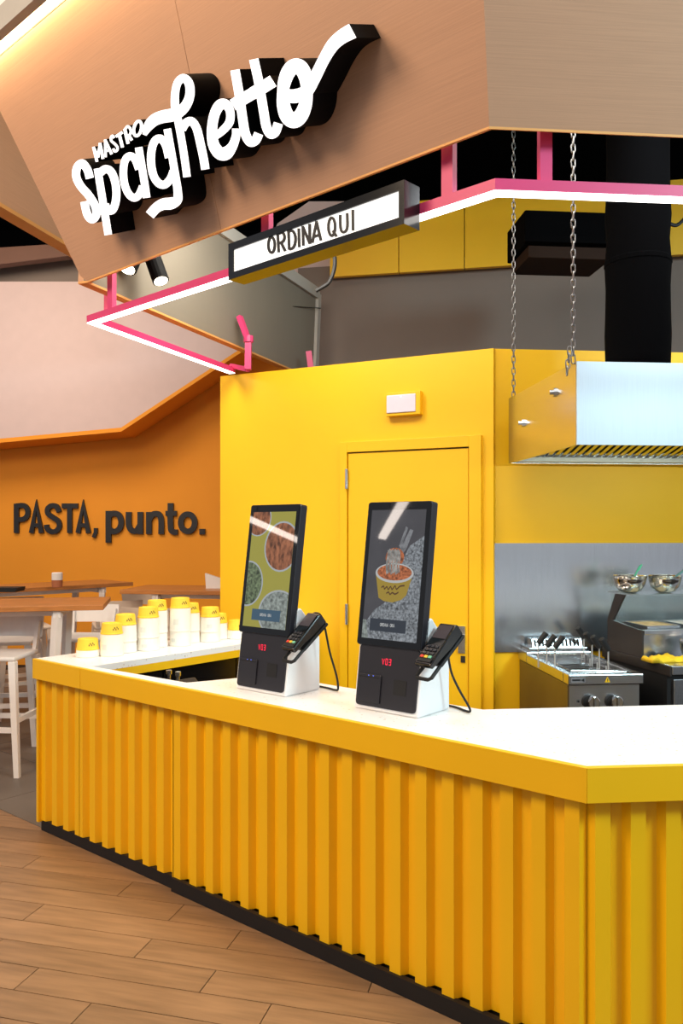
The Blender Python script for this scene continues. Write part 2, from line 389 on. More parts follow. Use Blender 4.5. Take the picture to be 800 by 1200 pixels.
# ------------------------------------------------------------------ wooden canopy with fascia panels
FZ = 2.855
BLp = v3(G(98, 331, FZ), FZ); BRp = v3(G(573, 148, FZ), FZ)
TRp = BRp + Vector((-.147, -.50, 1.05))
fu = (BRp-BLp).normalized(); FN = fu.cross(TRp-BRp).normalized()
if FN.y > 0: FN = -FN                                  # outward normal of the sign fascia
TLx = on_plane(0, 130, BLp, FN); ed = (TLx-BLp)/(TLx.z-BLp.z)
ZT = on_plane(38, 34, BLp, FN).z
TLp = BLp + ed*(ZT-FZ); TRp = BRp + (TRp-BRp)*((ZT-FZ)/1.05)
canopy = thing('canopy', 'leaning oak veneer canopy fascia wrapping the top of the kiosk', 'canopy')
inn = -FN*.05
sp = BLp + fu*((on_plane(217, 60, BLp, FN)-BLp).dot(fu))       # panel seam
def on_top(p): # point on the top edge reached from p along the panel's slope
    return p
t_s = (on_plane(205, 0, BLp, FN)); b_s = on_plane(222, 85, BLp, FN); sd = (t_s-b_s)/(t_s.z-b_s.z)
sB = b_s + sd*(FZ-b_s.z); sT = b_s + sd*(ZT-b_s.z)
# keep the seam's foot on the bottom edge
b = B(); prism(b, [BLp, sB-fu*.0012, sT-fu*.0012, TLp], inn); obj('fascia_panel', b, 'wood', canopy)
b = B(); prism(b, [sB+fu*.0012, BRp, TRp, sT+fu*.0012], inn); obj('fascia_panel', b, 'wood', canopy)
e3 = Vector((e.x, e.y, 0)); RN = e3.cross(TRp-BRp).normalized()
if RN.y > 0: RN = -RN
b = B(); prism(b, [BRp, BRp+e3*2.4, TRp+e3*2.4, TRp], -RN*.05); 
fp = obj('fascia_panel', b, mat('oak_veneer_side', (196, 150, 118), .62, noise=.055, nscale=5, stretch=(.8, .8, 60), rz=-E5, bump=.05), canopy)
# side return running back, grey inside
sw = Vector((math.sin(math.radians(21.8)), math.cos(math.radians(21.8)), 0)); sn = Vector((-sw.y, sw.x, 0))
bI = BLp + fu*.03 + Vector((0, 0, .004)); ZI = FZ+.70
tq = v3(G(245, 262, ZI), ZI); te = v3(G(374, 345, ZI), ZI)
SL = (te-bI).dot(sw); tI = bI + Vector((0, 0, .70)) + sn*((tq-bI).dot(sn)+(te-bI).dot(sn))/2
b = B(); prism(b, [bI, bI+sw*SL, tI+sw*SL, tI], sn*.02); obj('inner_panel', b, 'grey_panel', canopy)
b = B(); prism(b, [bI+sn*.02, bI+sw*SL+sn*.02, tI+sw*SL+sn*.02, tI+sn*.02], sn*.035); obj('side_panel', b, 'wood', canopy)
b = B(); prism(b, [bI+sn*.0, bI+sw*SL, bI+sw*SL+sn*.055, bI+sn*.055], (0, 0, -.012)); obj('bottom_edge', b, 'wood_edge', canopy)
b = B(); bar(b, tI+sw*.2, tI+sw*SL, .05, .09); obj('top_flange', b, 'grey_trim', canopy)
b = B(); bar(b, tI+sw*SL, bI+sw*SL, .06, .05); obj('end_flange', b, 'grey_trim', canopy)
b = B(); tube(b, [bI+sw*1.55+Vector((0,0,.30))+sn*.06-sn*.0, tI+sw*SL-Vector((0,0,.12))-sn*.03], .004, 5); obj('wire', b, 'black', canopy)
b = B(); prism(b, [BLp, BRp, BRp+inn, BLp+inn], (0, 0, -.008)); obj('bottom_edge', b, 'wood_edge', canopy)
b = B(); prism(b, [BRp, BRp+e3*2.4, BRp+e3*2.4-RN*.05, BRp-RN*.05], (0, 0, -.008)); obj('bottom_edge', b, 'wood_edge', canopy)
# black ceiling inside the canopy
b = B(); hb = Vector((back.x, back.y, 0))
slab(b, [TLp+hb*.12, TRp+hb*.12, TRp+e3*2.4+hb*.12, (3.4, 5.0, 0), (-.4, 5.0, 0)], ZT+.42, ZT+.48); obj('canopy_ceiling', b, 'void', canopy)
# soffit out from the top of the fascia with a cove light
no = Vector((-back.x, -back.y, 0))
b = B(); prism(b, [TLp+no*.05-fu*1.5+Vector((0, 0, .10)), TRp+no*.05+Vector((0, 0, .10)), TRp+no*.25+Vector((0, 0, 1.2)), TLp+no*.25-fu*1.5+Vector((0, 0, 1.2))], -no*.04); struct(obj('trim_6', b, 'soffit'))
b = B(); slab(b, [TLp+no*.06-fu*1.5, TRp+no*.06, TRp+no*.10, TLp+no*.10-fu*1.5], ZT-.01, ZT+.10); struct(obj('trim_7', b, 'grey_trim'))
cv = thing('cove_light', 'glowing warm cove light strip along the top of the sign fascia', 'light strip')
b = B(); slab(b, [TLp+no*.005-fu*.3, TRp+no*.005, TRp+no*.05, TLp+no*.05-fu*.3], ZT+.01, ZT+.03); obj('diffuser', b, 'cove', cv)
b = B(); slab(b, [TLp-no*.02-fu*.3, TRp-no*.02, TRp+no*.06, TLp+no*.06-fu*.3], ZT+.03, ZT+.05); obj('channel', b, 'grey_trim', cv)

# ------------------------------------------------------------------ big script sign
SD = .135                                             # depth of the letters
SP0 = BLp + FN*SD
ZA = lambda pts, : [(80+p[0]/4.444, 70+p[1]/4.444, (p[2]/4.444 if len(p) > 2 else None)) for p in pts]
def zt(pts, ox, oy, sc, w): return [(ox+p[0]/sc, oy+p[1]/sc, (p[2] if len(p) > 2 else w)/sc) for p in pts]
a_ = lambda pts, w=42, c=False: (zt(pts, 80, 70, 4.444, w), w/4.444, c, True)
b_ = lambda pts, w=42, c=False: (zt(pts, 230, 20, 3.81, w), w/3.81, c, True)
c_ = lambda pts, w=30, sm=False, c=False: (zt(pts, 100, 130, 10, w), w/10, c, sm or c)
sign_letters = [
 [a_([(112,618),(99,572),(72,540),(45,563),(42,612),(66,660),(106,706),(140,762),(145,808),(124,831),(99,806),(83,738)], 43)],
 [a_([(152,566),(172,690),(190,800),(208,912)], 40), a_([(158,596),(192,570),(222,582),(243,630),(251,690),(246,745),(230,782),(206,782),(192,755)], 42)],
 [a_([(366,456),(380,540),(395,630),(408,719)], 40), a_([(368,570),(347,517),(318,502),(294,530),(287,590),(294,650),(314,697),(342,719),(368,704),(388,660)], 40)],
 [a_([(515,360,40),(540,500,40),(560,620,42),(570,690,44),(567,730,50),(535,748,62),(495,752,60),(458,772,54),(424,810,52)]), a_([(524,510),(508,446),(482,412),(454,420),(436,462),(431,530),(443,600),(470,642),(502,650),(532,620),(548,580)], 42)],
 [a_([(396,392,22),(418,345,52),(448,314,62),(490,297,66),(545,286,68),(595,258,56),(625,212,50),(634,160,48),(624,115,46),(597,96,44),(569,120,42),(556,175,42),(556,245,44),(572,320,42),(590,420,40),(606,520,40),(618,611,40)]), a_([(592,362),(614,328),(644,322),(670,362),(689,440),(704,510),(714,571)], 44)],
 [b_([(78,538,30),(118,506,36),(148,468,38),(150,420,38),(132,391,44),(106,392,48),(82,432,46),(70,500,46),(76,566,50),(102,606,56),(132,608,60),(160,578,44),(176,535,38),(178,498,38)])],
 [b_([(172,236),(190,340),(206,450),(219,522),(240,557),(264,550),(278,520)], 42), b_([(163,393),(250,342),(300,312)], 54)],
 [b_([(256,188),(280,300),(300,420),(312,488),(330,521),(352,513),(366,474)], 42), b_([(250,342),(300,312),(343,285)], 56)],
 [b_([(440+54*math.cos(t)-6*math.sin(t), 340+122*math.sin(t), 52+16*abs(math.sin(t))) for t in [2*math.pi*k/16 for k in range(16)]], 56, True),
  b_([(392,348,56),(440,353,62),(488,334,60),(528,272,54),(568,192,52),(608,126,58),(650,88,64),(698,61,70)])],
 [c_([(136,596),(94,420)], 34), c_([(96,424),(152,548)], 32), c_([(150,545),(176,374)], 32), c_([(174,376),(210,562)], 36)],
 [c_([(236,542),(233,336)], 32), c_([(230,336),(310,508)], 34), c_([(244,475),(288,450)], 24)],
 [c_([(337,318),(318,292),(300,312),(306,352),(346,388),(376,428),(368,464),(342,472),(326,440)], 30, True)],
 [c_([(355,302),(436,248)], 34), c_([(398,275),(436,428)], 38)],
 [c_([(460,208),(500,385)], 38), c_([(462,222),(494,182),(524,202),(534,252),(514,286),(484,300)], 30, True), c_([(508,285),(548,345)], 36)],
 [c_([(612+44*math.cos(t)-14*math.sin(t), 206+86*math.sin(t)) for t in [2*math.pi*k/14 for k in range(14)]], 36, True, True)],
]
conv_sign = lambda x, y: on_plane(x, y, SP0, FN)
sign = thing('fascia_sign', 'white lit script lettering MASTRO Spaghetto with deep black sides on the wooden fascia', 'sign')
glyphs(sign, sign_letters, conv_sign, -FN*(SD-.002), 'face', 'sign_black')

# ------------------------------------------------------------------ pink LED frame
LZ = 2.68
lo_ = [G(268, 437.5, LZ), G(101.5, 378, LZ), G(580, 222, LZ)]; lo_.append(lo_[2]+e*1.9)
def offset(poly, d):
    out = []
    for i, p in enumerate(poly):
        ns = []
        for a, c in ((i-1, i), (i, i+1)):
            if a >= 0 and c < len(poly):
                t = (poly[c]-poly[a]).normalized(); ns.append(Vector((-t.y, t.x)))
        m = sum(ns, Vector((0, 0))); m.normalize(); out.append(p + m*d/m.dot(ns[0]))
    return out
li_ = offset(lo_, .05); ld0, ld1 = offset(lo_, .002), offset(lo_, .048)
led = thing('light_frame', 'pink hanging light frame with white glowing underside around the kiosk', 'light')
for i in range(3):
    b = B(); slab(b, [lo_[i], lo_[i+1], li_[i+1], li_[i]], LZ, LZ+.036); r = obj('rail', b, 'pink', led)
    b = B(); slab(b, [ld0[i], ld0[i+1], ld1[i+1], ld1[i]], LZ-.004, LZ); obj('diffuser', b, 'led', r)
lm = offset(lo_, .025); lu = (lm[2]-lm[1]).normalized()
for px in (131, 313, 526):
    s = ray_line(px, lm[1], lu); p = lm[1]+lu*s
    b = B(); bar(b, v3(p, LZ+.036), v3(p, 3.12), .026, .045, up=(lu.x, lu.y, 0)); obj('post', b, 'pink', led)
s = ray_line(638, lm[2], e); p = lm[2]+e*s
b = B(); bar(b, v3(p, LZ+.036), v3(p, 3.12), .03, .04, up=(e.x, e.y, 0)); obj('post', b, 'pink', led)
lw = (lm[0]-lm[1]).normalized()
p = lm[1]+lw*.12; b = B(); bar(b, v3(p, LZ+.036), v3(p, 3.06), .03, .03); tube(b, [v3(p, 2.95), v3(p, 2.985)], .032, 10); obj('post', b, 'pink', led)
p = lm[0]+lw*.0; b = B(); bar(b, v3(p, LZ+.036), v3(p, LZ+.06), .03, .03); obj('end_clip', b, 'pink', led)
p, q, r_ = at_depth(290.5, 433, 5.42), at_depth(291, 399, 5.42), at_depth(280.5, 371, 5.45)
b = B(); bar(b, p, q, .042, .042); obj('post', b, 'pink', led)
b = B(); bar(b, v3(lm[0], LZ+.05), p, .03, .03); obj('stay', b, 'pink', led)
b = B(); tube(b, [q+Vector((0, 0, -.012)), q+Vector((0, 0, .03))], .033, 10); bar(b, q, r_, .042, .03); k_ = obj('hinged_arm', b, 'pink', led)
p, q = at_depth(367, 452, 6.3), at_depth(361.5, 412, 6.3)
b = B(); bar(b, p, q, .045, .045); obj('post', b, 'pink', led)

# ------------------------------------------------------------------ order here lightbox
lbu = (lo_[2]-lo_[1]).normalized(); lbb = Vector((-lbu.y, lbu.x)); LA = math.atan2(lbu.y, lbu.x)
bx0 = lo_[1] - lbb*.09; u3 = Vector((lbu.x, lbu.y, 0)); h3 = Vector((lbb.x, lbb.y, 0))
SPn = -h3; cor = [on_plane(x, y, v3(bx0, 0), SPn) for x, y in ((267.5, 283), (267.5, 325), (473.5, 214), (473.5, 266))]
sv = [(c-v3(bx0, 0)).dot(u3) for c in cor]; s0, s1 = (sv[0]+sv[1])/2, (sv[2]+sv[3])/2
z1, z0 = (cor[0].z+cor[2].z)/2, (cor[1].z+cor[3].z)/2
lb = thing('lightbox_sign', 'white lit lightbox with black frame reading ORDINA QUI hanging from the pink frame', 'sign', (bx0+lbu*s0).to_3d()+Vector((0, 0, z0)), LA)
LW, LH = s1-s0, z1-z0; FR = .030
b = B(); box(b, 0, .012, 0, LW, .085, LH); obj('housing', b, 'gloss_black', lb)
b = B(); box(b, 0, 0, 0, LW, .012, FR*.9); box(b, 0, 0, LH-FR, LW, .012, LH); box(b, 0, 0, FR*.9, FR, .012, LH-FR); box(b, LW-FR*.8, 0, FR*.9, LW, .012, LH-FR); obj('frame', b, 'gloss_black', lb)
b = B(); box(b, FR, .006, FR*.9, LW-FR*.8, .012, LH-FR); obj('light_panel', b, 'lightbox', lb)
inv = (Matrix.Translation((bx0+lbu*s0).to_3d()+Vector((0, 0, z0))) @ Matrix.Rotation(LA, 4, 'Z')).inverted()
pl = lb.location + h3*.004
def conv_lb(x, y): return inv @ on_plane(260+x/3.3333, 200+y/3.3333, pl, SPn)
W9 = 10.5
glyphs(lb, [
 [O_(ell(193, 290, 12.5, 30), W9)],
 [S([(221,319),(217,247)], W9, 0), S([(217,247),(236,242),(244,258),(238,276),(219,284)], W9), S([(231,281),(247,314)], W9, 0)],
 [S([(262,309),(259,234)], W9, 0), S([(259,237),(276,236),(286,256),(285,284),(276,302),(262,307)], W9)],
 [S([(301,299),(299,225)], W9, 0)],
 [S([(317,293),(315,216)], W9, 0), S([(315,218),(343,286)], W9, 0), S([(343,286),(342,208)], W9, 0)],
 [S([(352,282),(369,197)], W9, 0), S([(368,197),(386,273)], W9, 0), S([(358,258),(380,251)], W9, 0)],
 [O_(ell(428, 219, 13, 35), W9), S([(432,234),(447,257)], W9, 0)],
 [S([(461,172),(462,220),(469,239),(482,236),(489,216),(488,165)], W9)],
 [S([(511,234),(510,152)], W9, 0)]], conv_lb, (0, .003, 0), 'text_black', None)

# ------------------------------------------------------------------ wall lettering
ws = thing('wall_lettering', 'bold black lettering PASTA, punto. on the orange wall', 'sign', (at_depth(125, 627, 9.5).x, 9.47, at_depth(125, 627, 9.5).z))
wloc = ws.location.copy()
def conv_w(x, y): return on_plane(x/3.077, 570+y/3.077, (0, 9.46, 0), Vector((0, -1, 0))) - wloc
w1, w2 = 17.5, 20
glyphs(ws, [
 [S([(58,168),(58,62)], w1, 0), S([(58,70),(84,69),(98,84),(97,105),(83,118),(58,119)], w1)],
 [S([(112,168),(130,66),(148,168)], w1, 0), S([(117,140),(143,140)], w1*.8, 0)],
 [S([(212,92),(203,73),(186,69),(171,80),(172,98),(190,112),(208,125),(213,143),(202,160),(184,163),(169,152),(166,138)], w1)],
 [S([(222,70),(280,70)], w1, 0), S([(250,64),(250,168)], w1, 0)],
 [S([(280,168),(299,66),(318,168)], w1, 0), S([(286,140),(312,140)], w1*.8, 0)],
 [S([(344,150),(344,166),(336,184)], 13, 0)],
 [S([(390,203),(390,88)], w2, 0), S([(390,108),(408,97),(428,104),(436,130),(428,154),(408,163),(390,152)], w2)],
 [S([(463,92),(463,135),(472,157),(490,160),(504,140)], w2), S([(505,92),(505,172)], w2, 0)],
 [S([(536,172),(536,92)], w2, 0), S([(536,122),(550,101),(570,100),(580,120),(580,172)], w2)],
 [S([(614,60),(614,145),(622,163),(640,165)], w2), S([(596,97),(636,97)], w2*.9, 0)],
 [O_(ell(676, 131, 25, 31), w2)],
 [S([(728,153),(728,173)], 20, 0)]], conv_w, (0, .04, 0), 'text_black', None)

# ------------------------------------------------------------------ counter
PITCH, FL, SLP = .1075, .046, .014
def corrugated(p0, d, n, L, z0, z1, phase=0):
    """trapezoid sheet metal along d from p0, outward normal n"""
    pts = []; x = -phase
    cuts = []
    while x < L+PITCH:
        for dx, h in ((0, .030), (FL, .030), (FL+SLP, 0), (PITCH-SLP, 0)): cuts.append((x+dx, h))
        x += PITCH
    def hh(s):
        for (a, ha), (c, hc) in zip(cuts, cuts[1:]):
            if a <= s <= c: return ha+(hc-ha)*(s-a)/(c-a) if c > a else ha
        return 0
    ss = [0]+[a for a, _ in cuts if 0 < a < L]+[L]
    pts = [p0+d*s+n*hh(s) for s in ss]; bk_ = [p0+d*s+n*(hh(s)-.004) for s in ss]
    bm = B(); n_ = len(pts)
    V = [[bm.verts.new(v3(p, z)) for p in arr] for arr in (pts, bk_) for z in (z0, z1)]
    for i in range(n_-1):
        bm.faces.new((V[0][i], V[0][i+1], V[1][i+1], V[1][i])); bm.faces.new((V[2][i], V[3][i], V[3][i+1], V[2][i+1]))
        bm.faces.new((V[0][i], V[2][i], V[2][i+1], V[0][i+1])); bm.faces.new((V[1][i], V[1][i+1], V[3][i+1], V[3][i]))
    for k in (0, -1): bm.faces.new((V[0][k], V[1][k], V[3][k], V[2][k]))
    return bm
APR = .812
fc = thing('counter_front', 'yellow corrugated metal counter front below the two ordering kiosks', 'counter', v3(cl, 0))
def loc_to(par, bm):
    m = Matrix.Translation(-Vector(par.location)); bmesh.ops.transform(bm, matrix=m, verts=bm.verts); return bm
bounds = [0.012] + [ray_line(x, C(0, .05), u) for x in (95, 205, 402)] + [(cr-cl).length-.026]
for i, (a, c) in enumerate(zip(bounds, bounds[1:])):
    b = corrugated(C(a+.003, .070), u, -back, c-a-.006, .058, APR+.004, phase=(.0, .02, .0, .0)[i]); obj('corrugated_sheet', loc_to(fc, b), 'yellow', fc)
sm = bounds[1]; Lc = (cr-cl).length
for a, c in ((0, .446), (.449, Lc)):
    b = B(); slab(b, [C(a, 0), C(c, 0), C(c if a == 0 else c+.0, .02), C(a, .02)], APR, HC); obj('apron_board', loc_to(fc, b), 'yellow', fc, bevel=.0015)
b = B(); slab(b, [C(0.008, .046), C(bounds[2], .046), C(bounds[2], .068), C(.008, .068)], 0, .057); obj('kickboard', loc_to(fc, b), 'black', fc)
b = B(); slab(b, [C(bounds[2], .028), C(Lc-.02, .028), C(Lc-.02, .05), C(bounds[2], .05)], 0, .06); obj('kickboard', loc_to(fc, b), 'black', fc)
b = B(); slab(b, [C(.02, .078), C(Lc-.02, .078), C(Lc-.05, .10), C(.02, .10)], .0, HC-.032); obj('backing_board', loc_to(fc, b), 'black', fc)
b = B(); slab(b, [C(1.25, .42), C(2.45, .42), C(2.45, .44), C(1.25, .44)], .0, HC-.032); obj('rear_board', loc_to(fc, b), 'white', fc)
# right-hand section
rc = thing('counter_front', 'lemon yellow corrugated counter section facing front at the right edge', 'counter', v3(cr, 0))
for a, c in ((.02, 1.05), (1.052, 2.2)):
    b = corrugated(cr+e*a+eb*.070, e, -eb, c-a-.004, .058, APR+.004, phase=.085); obj('corrugated_sheet', loc_to(rc, b), 'yellow', rc)
b = B(); slab(b, [cr+e*.0015, cr+e*2.2, cr+e*2.2+eb*.02, cr+e*.012+eb*.02], APR, HC); obj('apron_board', loc_to(rc, b), 'yellow', rc, bevel=.0015)
b = B(); slab(b, [cr+e*.02+eb*.03, cr+e*2.2+eb*.03, cr+e*2.2+eb*.06, cr+e*.03+eb*.06], 0, .06); obj('kickboard', loc_to(rc, b), 'black', rc)
b = B(); slab(b, [cr+e*.05+eb*.08, cr+e*2.2+eb*.08, cr+e*2.2+eb*.1, cr+e*.06+eb*.1], 0, HC-.032); obj('backing_board', loc_to(rc, b), 'white', rc)
# worktops
bk2 = G(565, 831.5, HC); bkr = bk2+e*1.75
b = B(); poly = [C(.449, .02), C(Lc-.008, .02), cr+e*2.2+eb*.02, cr+e*2.2+eb*.8, bk2, C(1.30, .465), G(219, 800, HC), C(.449, .066)]
slab(b, poly, HC-.032, HC); tag(obj('countertop', b, 'terrazzo'), 'white speckled terrazzo countertop under the two kiosks', 'countertop')
ai0 = C(.446, .066); ad = back; apn = u; far = 1.66
ax = C(.446, .066+far); ox = C(.002, 1.62)
b = B(); slab(b, [C(.002, .02), C(.446, .02), ax, ox], HC-.032, HC); tag(obj('countertop', b, 'terrazzo'), 'white side countertop carrying the rows of paper tubs', 'countertop')
ac = thing('side_counter', 'side counter with black cabinet doors under the paper tubs', 'counter', v3(cl, 0))
b = B(); slab(b, [ai0+ad*.02, ax, ax-apn*.02, ai0+ad*.02-apn*.02], HC-.075, HC-.032); obj('apron_board', loc_to(ac, b), 'yellow', ac)
cuts = [.03, .48, 1.02, far]
for a, c in zip(cuts, cuts[1:]):
    b = B(); slab(b, [ai0+ad*(a+.004)-apn*.05, ai0+ad*(c-.004)-apn*.05, ai0+ad*(c-.004)-apn*.07, ai0+ad*(a+.004)-apn*.07], .08, HC-.08); obj('cabinet_door', loc_to(ac, b), 'gloss_black', ac)
b = B(); slab(b, [C(.03, .10), C(.36, .10), C(.36, 1.68), C(.03, 1.61)], 0, HC-.034); obj('carcass', loc_to(ac, b), 'black', ac)
b = B(); slab(b, [C(.0, .022), C(.02, .022), ox+apn*.02, ox], 0.05, HC-.033); obj('side_board', loc_to(ac, b), 'yellow', ac)
# grey receipt printer in the well with two steel rods
wp = C(.80, .32)
pr = thing('receipt_printer', 'dark grey receipt printer down in the dark well of the counter', 'printer', v3(wp, .0), UA)
b = B(); prism(b, [(-.10, -.09, .60), (.10, -.09, .60), (.10, -.09, .80), (.03, -.09, .86), (-.10, -.09, .80)], (0, .18, 0)); obj('body', b, 'dark_steel', pr, bevel=.008)
b = B(); box(b, -.12, -.11, 0, .12, .11, .598); obj('pedestal', b, 'black', pr)
for dx in (-.02, .05):
    b = B(); tube(b, [(dx-.02, -.02, .80), (dx-.02, -.02, .895)], .008, 8); tube(b, [(dx-.02, -.02, .88), (dx-.02, -.02, .90)], .014, 8); obj('rod', b, 'steel', pr)

# ------------------------------------------------------------------ paper tubs on the side counter
ORD = ['first', 'second', 'third', 'fourth', 'fifth', 'sixth', 'seventh', 'eighth', 'ninth', 'last']
tubs = [(102, 772, 0.038), (123.5, 769.5, .118), (147, 766.5, .152), (167, 763, .185), (184.5, 760, .212), (205, 757.5, .222), (223.5, 754.5, .178), (240.5, 752.5, .150), (257, 750.5, .100), (272, 749, .055)]
for k, (px, py, h) in enumerate(tubs):
    R_ = .0625; p = G(px, py, HC) + Vector((0, R_)) + Vector((.753, -.658))*(.029 if k % 2 else -.029)
    nseg = 1 if h < .13 else 2
    z = HC+.001
    for i in range(nseg):
        hh = h/nseg if nseg == 1 else (h*.38 if i == 0 else h*.62)
        where = '' if nseg == 1 else (' lower' if i == 0 else ' upper')
        t = thing('paper_tub', f'{("white"+where)} paper tub in the {ORD[k]} stack counted from the counter corner', 'paper tub', v3(p, z), random.uniform(-.4, .4), 'white paper tubs on the side counter')
        b = B(); lathe(b, [(R_*.97, 0), (R_, .004), (R_, .010), (R_*.985, .013), (R_*.955, hh-.006), (R_*.93, hh-.001)], 28); obj('wall', b, 'tub', t, smooth=False)
        if hh > .06:
            b = B(); rr = R_*.972
            A = [(-2.0+.13*j) for j in range(5)]
            for j in range(4):
                bb = [(rr*1.004*math.cos(A[j]), rr*1.004*math.sin(A[j])), (rr*1.004*math.cos(A[j+1]), rr*1.004*math.sin(A[j+1]))]
                prism(b, [(*bb[0], hh*.3), (*bb[1], hh*.3), (*bb[1], hh*.55), (*bb[0], hh*.55)], (0, -.0006, 0))
            obj('printed_mark', b, 'print_pale', t)
        z += hh
    t = thing('paper_bowl', f'yellow upturned paper bowl on top of the {ORD[k]} stack counted from the counter corner', 'paper bowl', v3(p, z), 0, 'yellow paper bowls on the tub stacks')
    b = B(); lathe(b, [(R_*.965, 0), (R_*.965, .006), (R_*.92, .008), (R_*.83, .056), (R_*.81, .058), (R_*.79, .058), (R_*.78, .054)], 28); obj('wall', b, 'tub_yellow', t)
    b = B()
    for j, (a, zz) in enumerate([(-1.15, .022), (-1.02, .030), (-.9, .022), (-.78, .032), (-.66, .024)]):
        r2 = R_*(.92-.09*(zz-.008)/.048)*1.004
        a0, a1 = a-.05, a+.05
        prism(b, [(r2*math.cos(a0), r2*math.sin(a0), zz), (r2*math.cos(a1), r2*math.sin(a1), zz), (r2*math.cos(a1)*.99, r2*math.sin(a1)*.99, zz+.008), (r2*math.cos(a0)*.99, r2*math.sin(a0)*.99, zz+.010)], (.0004, -.0006, 0))
    obj('printed_logo', b, 'print_brown', t)

# ------------------------------------------------------------------ ordering kiosks
TILT = .138; KW = .298
def kiosk(base, label, which):
    t = thing('ordering_kiosk', label, 'kiosk', v3(base, HC), UA, 'ordering kiosks on the counter')
    w = KW/2
    # white shell, side profile (y, z)
    b = B(); prof = [(0, 0), (.215, 0), (.214, .225), (.20, .25), (.098, .355), (.060, .355), (.036, .245)]
    prism(b, [(-w, y, z) for y, z in prof], (KW, 0, 0)); obj('shell', b, 'white', t, bevel=.008)
    tl = math.atan(TILT); R = Matrix.Translation((0, -.001, 0)) @ Matrix.Rotation(-tl, 4, 'X')
    # tilted front frame: local x, y (depth), z (height along the tilt)
    def tb(bm): bmesh.ops.transform(bm, matrix=R, verts=bm.verts); return bm
    def rrect(x0, z0, x1, z1, r, y):
        pts = []
        for cx, cz, a0 in ((x1-r, z1-r, 0), (x0+r, z1-r, 90), (x0+r, z0+r, 180), (x1-r, z0+r, 270)):
            for k in range(5):
                a = math.radians(a0+k*22.5); pts.append((cx+r*math.cos(a), y, cz+r*math.sin(a)))
        return pts
    b = B(); prism(b, rrect(-w+.012, .016, w-.010, .245, .014, -.004), (0, .012, 0)); obj('front_panel', tb(b), 'kiosk_black', t)
    fp = t.children[-1]
    b = B(); prism(b, rrect(-w+.020, .030, -.022, .135, .004, -.010), (0, .007, 0)); d = obj('printer_door', tb(b), 'kiosk_black', t, bevel=.002)
    b = B(); box(b, -w+.024, -.0105, .122, -.030, -.009, .127); obj('paper_slot', tb(b), 'black', d)
    for x in (-.082, -.060):
        b = B(); box(b, x, -.0112, .1298, x+.004, -.0098, .1318); obj('indicator', tb(b), 'blue_led', d)
    b = B(); prism(b, rrect(.035, .072, .092, .128, .004, -.0055), (0, .002, 0)); obj('scanner_window', tb(b), 'black', t)
    # red digits V03
    bf, bs = B(), B()
    for st in ([(0, 1), (.3, 0), (.6, 1)], [(1.0, 0), (1.0, 1), (1.5, 1), (1.5, 0), (1.0, 0)], [(1.95, 1), (2.45, 1), (2.45, 0), (1.95, 0)], [(1.95, .5), (2.45, .5)]):
        L, Rr = ribbon(st, .14, False); stroke_mesh(bf, bs, L, Rr, lambda x, y: R @ Vector((-.004+x*.0165-.022, -.0052, .178+y*.021)), (0, .001, 0))
    bs.free(); obj('digits', bf, 'red_led', t)
    # screen slab
    b = B(); prism(b, rrect(-w, .243, w, .796, .010, -.012), (0, .040, 0)); sl = obj('display', tb(b), 'kiosk_black', t, bevel=.003)
    b = B(); prism(b, rrect(-w+.002, .245, w-.002, .794, .009, -.0135), (0, .002, 0)); obj('glass_bezel', tb(b), 'bezel', sl)
    X0, X1, Z0, Z1 = -w+.022, w-.022, .270, .764; LWs, LHs = X1-X0, Z1-Z0
    lay = [0]
    def pic(name, pts, m):     # flat picture piece on the screen, coordinates 0..1
        lay[0] += 1; y = -.0137-.00012*lay[0]
        # clip to the screen
        def clip(poly, f, g):
            out = []
            for i, p in enumerate(poly):
                q = poly[i-1]; a, c = f(p), f(q)
                if a != c: k = g(q, p); out.append(k)
                if a: out.append(p)
            return out
        P = list(pts)
        for ax, lim, sg in ((0, 0, 1), (0, 1, -1), (1, 0, 1), (1, 1, -1)):
            f = lambda p: sg*(p[ax]-lim) >= 0
            def g(q, p):
                k = (lim-q[ax])/(p[ax]-q[ax]); return (q[0]+(p[0]-q[0])*k, q[1]+(p[1]-q[1])*k)
            P = clip(P, f, g)
            if not P: return
        bm = B(); vs = [bm.verts.new(R @ Vector((X0+p[0]*LWs, y, Z0+p[1]*LHs))) for p in P]; bm.faces.new(vs); obj(name, bm, m, sl)
    full = [(0, 0), (1, 0), (1, 1), (0, 1)]
    el = lambda cx, cy, rx, ry, rot=0: ell(cx, cy, rx, ry, 28, rot)
    if which == 0:
        pic('screen_picture', full, 's_olive')
        for cx, cy, rx, ry, m in ((.14, .94, .30, .155, 's_food1'), (.74, .70, .40, .218, 's_food1'), (.03, .37, .36, .20, 's_food2'), (.80, .13, .46, .20, 's_food3')):
            pic('screen_picture', el(cx, cy, rx, ry), 's_rim'); pic('screen_picture', el(cx, cy, rx*.92, ry*.93), m)
        pic('screen_picture', [(.2, .06), (.2, .155), (.86, .155), (.86, .06)], 's_btn2'); btn = (.53, .108)
    else:
        pic('screen_picture', full, 's_dark')
        pic('screen_picture', [(.12, 0), (.05, .12), (.20, .22), (.38, .28), (.62, .58), (.75, .72), (1, .80), (1, 0)], 's_stone')
        pic('screen_picture', [(0.0, 0), (.12, 0), (.06, .14), (0, .14)], 's_food3')
        pic('screen_picture', [(.56, .72), (.66, .87), (.70, .86), (.62, .73), (.74, .85), (.80, .84), (.70, .70), (.64, .66)], 's_fork')
        pic('screen_picture', el(.50, .63, .17, .075), 's_food4'); 
        pic('screen_picture', [(.17, .505), (.26, .315), (.36, .292), (.52, .285), (.68, .31), (.76, .345), (.86, .52)], 's_bowl')
